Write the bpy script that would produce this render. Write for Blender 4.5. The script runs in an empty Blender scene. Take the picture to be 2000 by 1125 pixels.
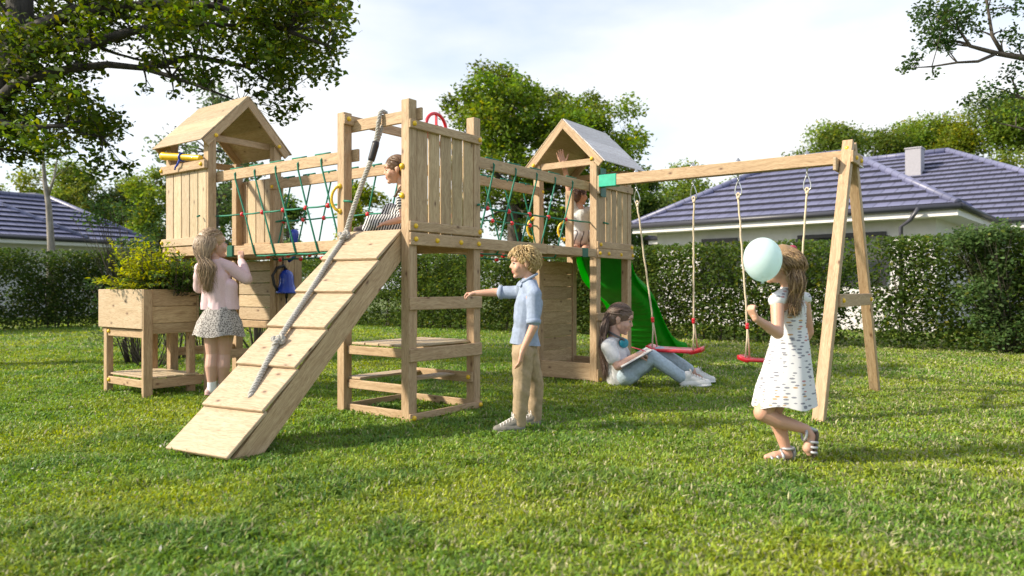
import bpy, bmesh, math, random
import numpy as np
from mathutils import Vector, Matrix, noise as mnoise

R = math.radians
random.seed(7)
rng = np.random.default_rng(11)
S = bpy.context.scene
COL = S.collection

# ------------------------------------------------------------------ camera, sky, sun
EYE = 1.05
FPX, CX, CY = 1450.0, 1000.0, 565.0            # measured on the 2000 px wide photograph
cam_d = bpy.data.cameras.new('camera'); cam = bpy.data.objects.new('camera', cam_d); COL.objects.link(cam)
cam.location = (0, 0, EYE); cam.rotation_euler = (R(90), 0, 0)
cam_d.sensor_width = 36; cam_d.lens = 36 * FPX / 2000; cam_d.shift_y = 2.5 / 2000
cam_d.clip_start = 0.05; cam_d.clip_end = 2000
cam_d.dof.use_dof = True; cam_d.dof.focus_distance = 6.4; cam_d.dof.aperture_fstop = 2.0
S.camera = cam

SUN_DIR = Vector((-0.97, -0.20, 0.0)).normalized()      # horizontal direction towards the sun
SUN_EL = R(34)
sun_vec = Vector((SUN_DIR.x * math.cos(SUN_EL), SUN_DIR.y * math.cos(SUN_EL), math.sin(SUN_EL)))
sl = bpy.data.lights.new('sun', 'SUN'); sun = bpy.data.objects.new('sun', sl); COL.objects.link(sun)
sl.energy = 4.1; sl.angle = R(3.0); sl.color = (1.0, 0.90, 0.73)
sun.rotation_euler = (-sun_vec).to_track_quat('-Z', 'Y').to_euler()
sun.location = (-20, -10, 20)

W = bpy.data.worlds.new('World'); S.world = W; W.use_nodes = True
nt = W.node_tree; nt.nodes.clear()
def wn(t): return nt.nodes.new(t)
out = wn('ShaderNodeOutputWorld')
sky = wn('ShaderNodeTexSky'); sky.sky_type = 'NISHITA'; sky.sun_disc = False
sky.sun_elevation = SUN_EL; sky.sun_rotation = math.atan2(SUN_DIR.x, SUN_DIR.y)
sky.air_density = 1.0; sky.dust_density = 1.5
bg1 = wn('ShaderNodeBackground'); bg1.inputs[1].default_value = 0.15
nt.links.new(sky.outputs[0], bg1.inputs[0])
bg2 = wn('ShaderNodeBackground'); bg2.inputs[0].default_value = (0.97, 0.985, 1.0, 1); bg2.inputs[1].default_value = 0.66
tc = wn('ShaderNodeTexCoord'); mp = wn('ShaderNodeMapping'); mp.inputs['Scale'].default_value = (1.3, 1.3, 3.6)
mp.inputs['Location'].default_value = (0.7, 2.4, 0.1); mp.inputs['Rotation'].default_value = (0, R(14), 0)
nz = wn('ShaderNodeTexNoise'); nz.inputs['Scale'].default_value = 1.7; nz.inputs['Detail'].default_value = 6
nz.inputs['Roughness'].default_value = 0.52
rmp = wn('ShaderNodeValToRGB'); rmp.color_ramp.elements[0].position = 0.34; rmp.color_ramp.elements[1].position = 0.60
rmp.color_ramp.elements[0].color = (0.46, 0.46, 0.46, 1)
mx = wn('ShaderNodeMixShader')
nt.links.new(tc.outputs['Generated'], mp.inputs[0]); nt.links.new(mp.outputs[0], nz.inputs['Vector'])
nt.links.new(nz.outputs['Fac'], rmp.inputs[0]); # unseen sky behind the camera gets less cloud, shaped to dim the shaded faces
dt = wn('ShaderNodeVectorMath'); dt.operation = 'DOT_PRODUCT'; dt.inputs[1].default_value = (-0.45, 0.9, 0.15)
nt.links.new(tc.outputs['Generated'], dt.inputs[0])
cm = wn('ShaderNodeMapRange'); cm.interpolation_type = 'SMOOTHSTEP'; cm.inputs[1].default_value = -0.35; cm.inputs[2].default_value = 0.35; cm.inputs[3].default_value = 0.52; cm.inputs[4].default_value = 1.0
nt.links.new(dt.outputs['Value'], cm.inputs[0])
ml = wn('ShaderNodeMath'); ml.operation = 'MULTIPLY'; nt.links.new(rmp.outputs[0], ml.inputs[0]); nt.links.new(cm.outputs[0], ml.inputs[1])
nt.links.new(ml.outputs[0], mx.inputs[0])
nt.links.new(bg1.outputs[0], mx.inputs[1]); nt.links.new(bg2.outputs[0], mx.inputs[2]); nt.links.new(mx.outputs[0], out.inputs[0])

S.view_settings.view_transform = 'Standard'; S.view_settings.look = 'None'
S.view_settings.exposure = 0.80; S.view_settings.gamma = 1.0

# ------------------------------------------------------------------ geometry of the place
TH = R(-36.4)
UX = Vector((math.cos(TH), math.sin(TH), 0)); VX = Vector((-math.sin(TH), math.cos(TH), 0))
D0 = FPX * EYE / 260.0
ORG = Vector(((799 - CX) / FPX * D0, D0, 0))            # nearest post corner of the middle tower
ROTZ = Matrix.Rotation(TH, 3, 'Z')
def uv(u, v, z=0.0): return ORG + UX * u + VX * v + Vector((0, 0, z))
def at(x, y, d): return Vector(((x - CX) / FPX * d, d, EYE - (y - CY) / FPX * d))

# ------------------------------------------------------------------ object helpers
def tag(o, label=None, cat=None, group=None, kind=None):
    if label: o['label'] = label
    if cat: o['category'] = cat
    if group: o['group'] = group
    if kind: o['kind'] = kind
    return o
def thing(name, label, cat, loc=(0, 0, 0), rz=0.0, group=None):
    o = bpy.data.objects.new(name, None); COL.objects.link(o)
    o.location = loc; o.rotation_euler = (0, 0, rz); o.empty_display_size = 0.1
    return tag(o, label, cat, group)
def uvthing(name, label, cat, u=0, v=0, z=0.0, group=None):
    o = thing(name, label, cat, uv(u, v, z), TH, group); return o
def link(name, me, mats, parent=None):
    o = bpy.data.objects.new(name, me); COL.objects.link(o)
    if not isinstance(mats, (list, tuple)): mats = [mats]
    if not len(me.materials):
        for m in mats: me.materials.append(m)
    if parent: o.parent = parent
    return o
def copy_tree(o, parent=None):
    c = o.copy(); COL.objects.link(c)
    if parent: c.parent = parent
    for ch in list(o.children): copy_tree(ch, c)
    return c

class MB:
    """collects chamfered boxes, tubes, lathes and free faces, with grain UVs, into one mesh"""
    def __init__(s): s.v = []; s.f = []; s.uv = []; s.mi = []; s.sm = []
    def add(s, verts, faces, uvs=None, mi=0, smooth=False):
        b = len(s.v); s.v += [tuple(p) for p in verts]
        for k, f in enumerate(faces):
            s.f.append(tuple(i + b for i in f)); s.mi.append(mi); s.sm.append(smooth)
            s.uv.append(uvs[k] if uvs else [(0.0, 0.0)] * len(f))
    def box(s, a, b, M=None, T=(0, 0, 0), ch=0.004, mi=0):
        lo = [min(a[i], b[i]) for i in range(3)]; hi = [max(a[i], b[i]) for i in range(3)]
        dim = [hi[i] - lo[i] for i in range(3)]; c = min(ch, min(dim) * 0.3); L = dim.index(max(dim))
        ru, rv = random.random() * 40, random.random() * 40
        verts = []; idx = {}
        for sx in (0, 1):
            for sy in (0, 1):
                for sz in (0, 1):
                    sg = (sx, sy, sz)
                    for ax in range(3):
                        p = [hi[i] if sg[i] else lo[i] for i in range(3)]
                        for i in range(3):
                            if i != ax: p[i] += -c if sg[i] else c
                        idx[(sg, ax)] = len(verts); verts.append(p)
        faces = []
        for ax in range(3):
            o1, o2 = [i for i in range(3) if i != ax]
            for sd in (0, 1):
                q = []
                for (e1, e2) in ((0, 0), (1, 0), (1, 1), (0, 1)):
                    g = [0, 0, 0]; g[ax] = sd; g[o1] = e1; g[o2] = e2; q.append(idx[(tuple(g), ax)])
                faces.append((q, ax))
        for ax in range(3):
            o1, o2 = [i for i in range(3) if i != ax]
            for e1 in (0, 1):
                for e2 in (0, 1):
                    g0 = [0, 0, 0]; g0[o1] = e1; g0[o2] = e2; g1 = list(g0); g1[ax] = 1
                    faces.append(([idx[(tuple(g0), o1)], idx[(tuple(g1), o1)], idx[(tuple(g1), o2)], idx[(tuple(g0), o2)]], o1))
        for sg in [(x, y, z) for x in (0, 1) for y in (0, 1) for z in (0, 1)]:
            faces.append(([idx[(sg, 0)], idx[(sg, 1)], idx[(sg, 2)]], 0))
        cen = Vector([(lo[i] + hi[i]) / 2 for i in range(3)]); fl = []; ul = []
        for q, ax in faces:
            P = [Vector(verts[i]) for i in q]; n = (P[1] - P[0]).cross(P[2] - P[0]); m = sum(P, Vector()) / len(P)
            if n.dot(m - cen) < 0: q = q[::-1]
            others = [i for i in range(3) if i != ax]
            if ax == L: a1, a2 = others
            else: a1, a2 = L, [i for i in others if i != L][0]
            k = 0.37 * ax
            ul.append([(verts[i][a1] + ru, verts[i][a2] + rv + k) for i in q]); fl.append(q)
        if M is not None: verts = [M @ Vector(p) + Vector(T) for p in verts]
        elif any(T): verts = [Vector(p) + Vector(T) for p in verts]
        s.add(verts, fl, ul, mi); return s
    def bar(s, p0, p1, w, h, up=(0, 0, 1), ch=0.004, mi=0):
        p0 = Vector(p0); p1 = Vector(p1); x = (p1 - p0); L = x.length; x.normalize()
        y = Vector(up).cross(x).normalized(); z = x.cross(y)
        M = Matrix((x, y, z)).transposed()
        return s.box((0, -w / 2, -h / 2), (L, w / 2, h / 2), M, p0, ch, mi)
    def tube(s, pts, rad, seg=8, mi=0, cap=True, closed=False):
        P = [Vector(p) for p in pts]; n = len(P)
        rr = rad if isinstance(rad, (list, tuple)) else [rad] * n
        t0 = (P[1] - P[0]).normalized(); nrm = t0.orthogonal().normalized(); V = []; acc = 0.0; ac = []
        for i in range(n):
            if closed: t = (P[(i + 1) % n] - P[i - 1])
            else: t = P[min(i + 1, n - 1)] - P[max(i - 1, 0)]
            if t.length < 1e-9: t = Vector((0, 0, 1))
            t.normalize(); nrm = (nrm - t * nrm.dot(t))
            if nrm.length < 1e-6: nrm = t.orthogonal()
            nrm.normalize(); b = t.cross(nrm)
            if i: acc += (P[i] - P[i - 1]).length
            ac.append(acc)
            for k in range(seg):
                a = 2 * math.pi * k / seg
                V.append(P[i] + (nrm * math.cos(a) + b * math.sin(a)) * rr[i])
        F = []; UVs = []
        for i in range(n if closed else n - 1):
            j = (i + 1) % n
            for k in range(seg):
                k2 = (k + 1) % seg
                F.append((i * seg + k, i * seg + k2, j * seg + k2, j * seg + k))
                UVs.append([(ac[i], k / seg), (ac[i], (k + 1) / seg), (ac[j], (k + 1) / seg), (ac[j], k / seg)])
        if cap and not closed:
            F.append(tuple(range(seg))[::-1]); UVs.append([(0, 0)] * seg)
            F.append(tuple((n - 1) * seg + k for k in range(seg))); UVs.append([(0, 0)] * seg)
        s.add(V, F, UVs, mi, True); return s
    def ball(s, c, r, M=None, seg=14, ring=9, mi=0):
        c = Vector(c); r = Vector(r) if not isinstance(r, (int, float)) else Vector((r, r, r))
        V = [];
        for i in range(ring + 1):
            ph = math.pi * i / ring
            for k in range(seg):
                a = 2 * math.pi * k / seg
                p = Vector((r.x * math.sin(ph) * math.cos(a), r.y * math.sin(ph) * math.sin(a), r.z * math.cos(ph)))
                V.append(c + (M @ p if M is not None else p))
        F = []
        for i in range(ring):
            for k in range(seg):
                k2 = (k + 1) % seg; F.append((i * seg + k, (i + 1) * seg + k, (i + 1) * seg + k2, i * seg + k2))
        s.add(V, F, None, mi, True); return s
    def lathe(s, prof, c=(0, 0, 0), M=None, seg=20, mi=0):
        V = []; n = len(prof); c = Vector(c)
        for r, z in prof:
            for k in range(seg):
                a = 2 * math.pi * k / seg; p = Vector((r * math.cos(a), r * math.sin(a), z))
                V.append(c + (M @ p if M is not None else p))
        F = [(i * seg + k, i * seg + (k + 1) % seg, (i + 1) * seg + (k + 1) % seg, (i + 1) * seg + k) for i in range(n - 1) for k in range(seg)]
        s.add(V, F, None, mi, True); return s
    def build(s, name, mats, parent=None, off=None):
        me = bpy.data.meshes.new(name)
        V = s.v if off is None else [(p[0] - off[0], p[1] - off[1], p[2] - off[2]) for p in s.v]
        me.from_pydata(V, [], s.f)
        ul = me.uv_layers.new(name='UVMap')
        flat = np.array([c for f in s.uv for p in f for c in p], dtype=np.float32)
        ul.data.foreach_set('uv', flat)
        me.polygons.foreach_set('material_index', np.array(s.mi, dtype=np.int32))
        me.polygons.foreach_set('use_smooth', np.array(s.sm, dtype=bool))
        me.update(); return link(name, me, mats, parent)

# ------------------------------------------------------------------ materials
def mat(name):
    m = bpy.data.materials.new(name); m.use_nodes = True
    n = m.node_tree; b = n.nodes['Principled BSDF']
    return m, n, b
def N(n, t, **kw):
    x = n.nodes.new(t)
    for k, v in kw.items():
        if k in x.inputs: x.inputs[k].default_value = v
        else: setattr(x, k, v)
    return x
def ramp(n, stops, interp='LINEAR'):
    r = n.nodes.new('ShaderNodeValToRGB'); e = r.color_ramp; e.interpolation = interp
    while len(e.elements) < len(stops): e.elements.new(0.5)
    for i, (p, c) in enumerate(stops): e.elements[i].position = p; e.elements[i].color = (*c, 1) if len(c) == 3 else c
    return r
def plain(name, col, rough=0.6, metal=0.0, var=0.12, scale=18.0, bump=0.0, coat=0.0):
    m, n, b = mat(name)
    t = N(n, 'ShaderNodeTexCoord'); z = N(n, 'ShaderNodeTexNoise', Scale=scale, Detail=4.0)
    n.links.new(t.outputs['Object'], z.inputs['Vector'])
    lo = tuple(c * (1 - var) for c in col); hi = tuple(min(1, c * (1 + var)) for c in col)
    r = ramp(n, [(0.3, lo), (0.7, hi)]); n.links.new(z.outputs['Fac'], r.inputs[0]); n.links.new(r.outputs[0], b.inputs['Base Color'])
    b.inputs['Roughness'].default_value = rough; b.inputs['Metallic'].default_value = metal
    if coat: b.inputs['Coat Weight'].default_value = coat
    if bump:
        bp = N(n, 'ShaderNodeBump', Strength=bump, Distance=0.004); n.links.new(z.outputs['Fac'], bp.inputs['Height']); n.links.new(bp.outputs[0], b.inputs['Normal'])
    return m

def wood(name, light, dark, knots=1.0, plank=0.0):
    m, n, b = mat(name); L = n.links
    u = N(n, 'ShaderNodeUVMap'); oi = N(n, 'ShaderNodeNewGeometry')
    mp = N(n, 'ShaderNodeMapping'); mp.inputs['Scale'].default_value = (1.1, 13.0, 1.0)
    L.new(u.outputs[0], mp.inputs[0])
    warp = N(n, 'ShaderNodeTexNoise', Scale=2.2, Detail=2.0); mpw = N(n, 'ShaderNodeMapping'); mpw.inputs['Scale'].default_value = (1.0, 2.0, 1.0)
    L.new(u.outputs[0], mpw.inputs[0]); L.new(mpw.outputs[0], warp.inputs['Vector'])
    add = N(n, 'ShaderNodeVectorMath', operation='MULTIPLY_ADD'); add.inputs[1].default_value = (0.5, 1.6, 0)
    L.new(warp.outputs['Color'], add.inputs[0]); L.new(mp.outputs[0], add.inputs[2])
    g1 = N(n, 'ShaderNodeTexNoise', Scale=2.4, Detail=5.0, Roughness=0.6); L.new(add.outputs[0], g1.inputs['Vector'])
    g2 = N(n, 'ShaderNodeTexNoise', Scale=13.0, Detail=3.0, Roughness=0.65); L.new(add.outputs[0], g2.inputs['Vector'])
    r1 = ramp(n, [(0.28, dark), (0.62, light)]); L.new(g1.outputs['Fac'], r1.inputs[0])
    mul = N(n, 'ShaderNodeMix', data_type='RGBA', blend_type='MULTIPLY'); mul.inputs[0].default_value = 0.75
    r2 = ramp(n, [(0.32, (0.52, 0.42, 0.32)), (0.56, (1, 1, 1))]); L.new(g2.outputs['Fac'], r2.inputs[0])
    L.new(r1.outputs[0], mul.inputs[6]); L.new(r2.outputs[0], mul.inputs[7])
    # knots
    mk = N(n, 'ShaderNodeMapping'); mk.inputs['Scale'].default_value = (3.4, 6.5, 1.0); L.new(u.outputs[0], mk.inputs[0])
    vo = N(n, 'ShaderNodeTexVoronoi', Scale=1.0, Randomness=1.0); vo.voronoi_dimensions = '2D'; L.new(mk.outputs[0], vo.inputs['Vector'])
    sep = N(n, 'ShaderNodeSeparateColor'); L.new(vo.outputs['Color'], sep.inputs[0])
    th = N(n, 'ShaderNodeMath', operation='GREATER_THAN'); th.inputs[1].default_value = 1.0 - 0.34 * knots; L.new(sep.outputs[0], th.inputs[0])
    kr = ramp(n, [(0.032, (1, 1, 1)), (0.065, (0.45, 0.45, 0.45)), (0.125, (0, 0, 0))]); L.new(vo.outputs['Distance'], kr.inputs[0])
    km = N(n, 'ShaderNodeMath', operation='MULTIPLY'); L.new(kr.outputs[0], km.inputs[0]); L.new(th.outputs[0], km.inputs[1])
    mixk = N(n, 'ShaderNodeMix', data_type='RGBA'); mixk.inputs[7].default_value = (0.16, 0.085, 0.04, 1)
    L.new(km.outputs[0], mixk.inputs[0]); L.new(mul.outputs[2], mixk.inputs[6])
    # each board has its own tone
    hs = N(n, 'ShaderNodeHueSaturation'); mr = N(n, 'ShaderNodeMapRange'); mr.inputs[3].default_value = 0.78; mr.inputs[4].default_value = 1.08
    L.new(oi.outputs['Random Per Island'], mr.inputs[0]); L.new(mr.outputs[0], hs.inputs['Value'])
    mr2 = N(n, 'ShaderNodeMapRange'); mr2.inputs[3].default_value = 0.490; mr2.inputs[4].default_value = 0.508
    mm = N(n, 'ShaderNodeMath', operation='FRACT'); m10 = N(n, 'ShaderNodeMath', operation='MULTIPLY'); m10.inputs[1].default_value = 7.3
    L.new(oi.outputs['Random Per Island'], m10.inputs[0]); L.new(m10.outputs[0], mm.inputs[0]); L.new(mm.outputs[0], mr2.inputs[0]); L.new(mr2.outputs[0], hs.inputs['Hue'])
    L.new(mixk.outputs[2], hs.inputs['Color']); L.new(hs.outputs[0], b.inputs['Base Color'])
    b.inputs['Roughness'].default_value = 0.62
    bp = N(n, 'ShaderNodeBump', Strength=0.25, Distance=0.0025); L.new(g2.outputs['Fac'], bp.inputs['Height']); L.new(bp.outputs[0], b.inputs['Normal'])
    return m
WOOD = wood('pine_wood', (0.61, 0.455, 0.265), (0.42, 0.285, 0.145))
WOODP = wood('pale_pine', (0.62, 0.49, 0.315), (0.51, 0.38, 0.22), 1.1)
PLY = wood('roof_ply', (0.56, 0.44, 0.28), (0.45, 0.32, 0.185), 0.2)
PLY_SKY = wood('sky_sheen_roof_ply', (0.74, 0.71, 0.72), (0.58, 0.54, 0.55), 0.2)  # sky reflection on the shaded roof slope, painted in as a paler grey
for m_ in (PLY, PLY_SKY, WOODP): m_.node_tree.nodes['Principled BSDF'].inputs['Coat Weight'].default_value = 0.35; m_.node_tree.nodes['Principled BSDF'].inputs['Coat Roughness'].default_value = 0.35
YEL = plain('yellow_plastic', (0.80, 0.50, 0.015), 0.35, coat=0.3)
REDP = plain('red_plastic', (0.66, 0.015, 0.03), 0.28, coat=0.5, var=0.06)
GRNR = plain('green_rope', (0.006, 0.17, 0.10), 0.6, var=0.3, scale=150, bump=0.4)
GRNB = plain('teal_plastic', (0.02, 0.42, 0.27), 0.4, coat=0.2)
GRND = plain('dark_green_plastic', (0.008, 0.10, 0.06), 0.4)
BLUEP = plain('blue_plastic', (0.01, 0.05, 0.42), 0.25, coat=0.5)
STEEL = plain('galvanised_steel', (0.62, 0.63, 0.66), 0.28, 0.9)
BLACKP = plain('black_sleeve', (0.025, 0.022, 0.025), 0.45)
BEIGER = plain('beige_rope', (0.68, 0.56, 0.40), 0.85, var=0.3, scale=220, bump=0.8)
GREYR = plain('grey_rope', (0.40, 0.38, 0.345), 0.9, var=0.32, scale=160, bump=0.9)
SOIL = plain('soil', (0.06, 0.04, 0.025), 0.95, var=0.5, scale=30, bump=1)

def slide_mat(name, thin):
    m, n, b = mat(name); b.inputs['Base Color'].default_value = (0.010, 0.30, 0.014, 1)
    b.inputs['Roughness'].default_value = 0.32
    z = N(n, 'ShaderNodeTexNoise', Scale=9.0, Detail=3.0); t = N(n, 'ShaderNodeTexCoord'); n.links.new(t.outputs['Object'], z.inputs['Vector'])
    r = ramp(n, [(0.3, (0.009, 0.30, 0.012)), (0.7, (0.014, 0.40, 0.02))]); n.links.new(z.outputs['Fac'], r.inputs[0]); n.links.new(r.outputs[0], b.inputs['Base Color'])
    tr = N(n, 'ShaderNodeBsdfTranslucent'); tr.inputs[0].default_value = (0.02, 0.55, 0.02, 1); mxs = N(n, 'ShaderNodeMixShader'); mxs.inputs[0].default_value = thin
    o = n.nodes['Material Output']; n.links.new(b.outputs[0], mxs.inputs[1]); n.links.new(tr.outputs[0], mxs.inputs[2]); n.links.new(mxs.outputs[0], o.inputs[0])
    return m
SLIDE = slide_mat('green_slide_plastic', 0.15); SLIDE_LIT = slide_mat('green_slide_rim_lit', 0.7)
for e_, c_ in zip(SLIDE_LIT.node_tree.nodes['Color Ramp'].color_ramp.elements, ((.018, .62, .022, 1), (.025, .72, .03, 1))): e_.color = c_  # same plastic: light on the rim painted brighter, chute shade left darker

def leaf_mat(name, trans=0.45, rough=0.5, gloss=0.2):
    m, n, b = mat(name); a = N(n, 'ShaderNodeVertexColor', layer_name='Col')
    b.inputs['Roughness'].default_value = rough; b.inputs['Specular IOR Level'].default_value = gloss
    n.links.new(a.outputs[0], b.inputs['Base Color'])
    tr = N(n, 'ShaderNodeBsdfTranslucent'); hs = N(n, 'ShaderNodeHueSaturation', Hue=0.485, Saturation=1.1, Value=1.5)
    n.links.new(a.outputs[0], hs.inputs['Color']); n.links.new(hs.outputs[0], tr.inputs[0])
    mxs = N(n, 'ShaderNodeMixShader'); mxs.inputs[0].default_value = trans; o = n.nodes['Material Output']
    n.links.new(b.outputs[0], mxs.inputs[1]); n.links.new(tr.outputs[0], mxs.inputs[2]); n.links.new(mxs.outputs[0], o.inputs[0])
    return m
LEAF = leaf_mat('leaf'); GRASSM = leaf_mat('grass_blade', 0.35, 0.5, 0.3)
def bark_mat(name, c1, c2, sc=14):
    m, n, b = mat(name); t = N(n, 'ShaderNodeTexCoord'); mp = N(n, 'ShaderNodeMapping'); mp.inputs['Scale'].default_value = (1, 1, 0.25)
    z = N(n, 'ShaderNodeTexNoise', Scale=sc, Detail=6.0, Roughness=0.65); n.links.new(t.outputs['Object'], mp.inputs[0]); n.links.new(mp.outputs[0], z.inputs['Vector'])
    r = ramp(n, [(0.35, c1), (0.65, c2)]); n.links.new(z.outputs['Fac'], r.inputs[0]); n.links.new(r.outputs[0], b.inputs['Base Color'])
    b.inputs['Roughness'].default_value = 0.9; bp = N(n, 'ShaderNodeBump', Strength=0.8, Distance=0.03); n.links.new(z.outputs['Fac'], bp.inputs['Height']); n.links.new(bp.outputs[0], b.inputs['Normal'])
    return m
BARK = bark_mat('bark', (0.045, 0.035, 0.028), (0.13, 0.105, 0.085))
BARKD = bark_mat('dark_bark', (0.020, 0.017, 0.016), (0.065, 0.055, 0.05))
BARKL = bark_mat('pale_bark', (0.16, 0.14, 0.115), (0.34, 0.30, 0.26))

# ------------------------------------------------------------------ noise and leaf fields
def vnoise(x, y, sc, seed):
    g = np.random.default_rng(seed).random((64, 64)); X = x / sc; Y = y / sc
    i = np.floor(X).astype(int); j = np.floor(Y).astype(int); fx = X - i; fy = Y - j
    fx = fx * fx * (3 - 2 * fx); fy = fy * fy * (3 - 2 * fy)
    a = g[i % 64, j % 64]; b = g[(i + 1) % 64, j % 64]; c = g[i % 64, (j + 1) % 64]; d = g[(i + 1) % 64, (j + 1) % 64]
    return (a * (1 - fx) + b * fx) * (1 - fy) + (c * (1 - fx) + d * fx) * fy
def raw_mesh(name, V, loops, starts, cols=None, smooth=False):
    me = bpy.data.meshes.new(name); me.vertices.add(len(V)); me.vertices.foreach_set('co', np.ascontiguousarray(V, dtype=np.float32).ravel())
    me.loops.add(len(loops)); me.loops.foreach_set('vertex_index', np.ascontiguousarray(loops, dtype=np.int32))
    me.polygons.add(len(starts)); me.polygons.foreach_set('loop_start', np.ascontiguousarray(starts, dtype=np.int32))
    if smooth: me.polygons.foreach_set('use_smooth', np.ones(len(starts), dtype=bool))
    if cols is not None:
        ca = me.color_attributes.new('Col', 'FLOAT_COLOR', 'POINT')
        c4 = np.ones((len(V), 4), dtype=np.float32); c4[:, :3] = cols; ca.data.foreach_set('color', c4.ravel())
    me.update(calc_edges=True); return me
def unit(a): return a / (np.linalg.norm(a, axis=1, keepdims=True) + 1e-9)
def leaf_field(name, P, size, cols, parent=None, aspect=0.55, droop=0.2, up=0.5, six=True, mat_=None, off=(0, 0, 0)):
    n = len(P); sz = np.broadcast_to(np.asarray(size, dtype=float), (n,)) * rng.uniform(0.7, 1.3, n)
    d = rng.normal(size=(n, 3)); d[:, 2] = d[:, 2] * 0.6 - droop; d = unit(d)
    nn = rng.normal(size=(n, 3)); nn[:, 2] += up * 2; nn = unit(nn - d * np.sum(nn * d, 1, keepdims=True)); sd = np.cross(d, nn)
    L = sz[:, None]; Wd = (sz * aspect)[:, None] * 0.5; fold = (sz * 0.10)[:, None]
    P = P - np.asarray(off)
    base = P - d * L * 0.5
    if six:
        vs = [base, base + d * L * .30 + sd * Wd * .95 + nn * fold, base + d * L * .66 + sd * Wd * .75 + nn * fold, base + d * L,
              base + d * L * .66 - sd * Wd * .75 + nn * fold, base + d * L * .30 - sd * Wd * .95 + nn * fold]
        k = 6
    else:
        vs = [base, base + d * L * .45 + sd * Wd + nn * fold, base + d * L, base + d * L * .45 - sd * Wd + nn * fold]; k = 4
    V = np.stack(vs, 1).reshape(-1, 3); loops = np.arange(n * k); starts = np.arange(n) * k
    me = raw_mesh(name, V, loops, starts, np.repeat(cols, k, 0))
    return link(name, me, mat_ or LEAF, parent)
def leaf_cols(n, base, var=0.35, yellow=0.0):
    c = np.tile(np.array(base, dtype=float), (n, 1)) * rng.uniform(1 - var, 1 + var, (n, 1))
    y = (rng.random(n) < yellow)[:, None]
    c = np.where(y, c * np.array([2.1, 1.45, 0.9]), c); c *= rng.uniform(0.9, 1.1, (n, 3)); return c

def clump_points(cl, dens, flat=0.75):
    Ps = []; ids = []
    for k, (c, r) in enumerate(cl):
        n = max(6, int(dens * r * r)); d = unit(rng.normal(size=(n, 3))); q = r * rng.random((n, 1)) ** 0.45
        q *= 0.75 + 0.5 * rng.random((n, 1))
        Ps.append(np.array(c)[None] + d * q * np.array([1, 1, flat])); ids.append(np.full(n, k))
    return np.concatenate(Ps), np.concatenate(ids)
def tree(name, label, cat, base, trunk, clumps, dens, leaf, col, r0=0.2, r1=0.05, bark=None, group=None, var=0.3, six=False, yellow=0.04, limbs=None, twigs=4, cvar=0.3, start=0.35):
    """base: foot; trunk: list of points; clumps: (centre, radius)"""
    base = Vector(base); t = thing(name, label, cat, base, 0, group); off = base
    mb = MB(); T = [Vector(p) for p in trunk]; n = len(T)
    rad = [r0 + (r1 - r0) * (i / (n - 1)) ** 0.8 for i in range(n)]; rad[0] *= 1.35
    mb.tube(T, rad, 10)
    lib = [(p, rad[i]) for i, p in enumerate(T)][max(1, int(n * start)):]
    for lm, ra, rb in (limbs or []):
        Lp = [Vector(p) for p in lm]; m = len(Lp); rr = [ra + (rb - ra) * i / (m - 1) for i in range(m)]
        # subdivide limb smoothly
        mb.tube(Lp, rr, 8); lib += [(p, rr[i]) for i, p in enumerate(Lp)]
    for c, r in clumps:
        c = Vector(c); cand = [(((c - p).length + max(0, p.z - c.z + r * 0.2) * 1.5), p, rr) for p, rr in lib]
        _, p, rr = min(cand, key=lambda q: q[0]); dd = c - p
        ln = dd.length; sag = Vector((random.uniform(-.1, .1), random.uniform(-.1, .1), random.uniform(-.02, .12))) * ln
        rb = min(rr * 0.62, 0.018 * ln + 0.012)
        pts = [p + dd * s + sag * math.sin(math.pi * s) for s in (0, .25, .5, .75, 1)]
        mb.tube(pts, [rb, rb * .85, rb * .65, rb * .45, rb * .25], 6)
        for k in range(twigs):
            e = c + Vector((random.gauss(0, 1), random.gauss(0, 1), random.gauss(0, .7))).normalized() * r * random.uniform(.6, 1.0)
            q0 = pts[random.choice((2, 3, 3, 4))]; mid = (q0 + e) / 2 + Vector((random.uniform(-.1, .1), random.uniform(-.1, .1), random.uniform(-.1, .1))) * r
            mb.tube([q0, mid, e], [rb * .4, rb * .25, rb * .1], 4)
    mb.build('trunk', bark or BARK, t, off)
    P, ids = clump_points(clumps, dens)
    cl = leaf_cols(len(P), col, var, yellow); tint = rng.uniform(1 - cvar, 1 + cvar, (len(clumps), 1)) * rng.uniform(0.92, 1.08, (len(clumps), 3))
    cl *= tint[ids]
    leaf_field('crown', P, leaf, cl, t, six=six, off=tuple(off))
    return t

# ================================================================== SETTING
# ------------------------------------------------------------------ lawn
def ground_mat():
    m, n, b = mat('lawn_soil'); t = N(n, 'ShaderNodeTexCoord')
    z = N(n, 'ShaderNodeTexNoise', Scale=3.0, Detail=8.0, Roughness=0.7); n.links.new(t.outputs['Object'], z.inputs['Vector'])
    r = ramp(n, [(0.3, (0.05, 0.07, 0.014)), (0.52, (0.10, 0.14, 0.022)), (0.75, (0.16, 0.15, 0.045))]); n.links.new(z.outputs['Fac'], r.inputs[0])
    n.links.new(r.outputs[0], b.inputs['Base Color']); b.inputs['Roughness'].default_value = 0.95
    return m
mb = MB(); mb.add([(-300, -60, 0), (300, -60, 0), (300, 500, 0), (-300, 500, 0)], [(0, 1, 2, 3)])
g = mb.build('lawn_ground', ground_mat()); tag(g, kind='structure')

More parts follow.
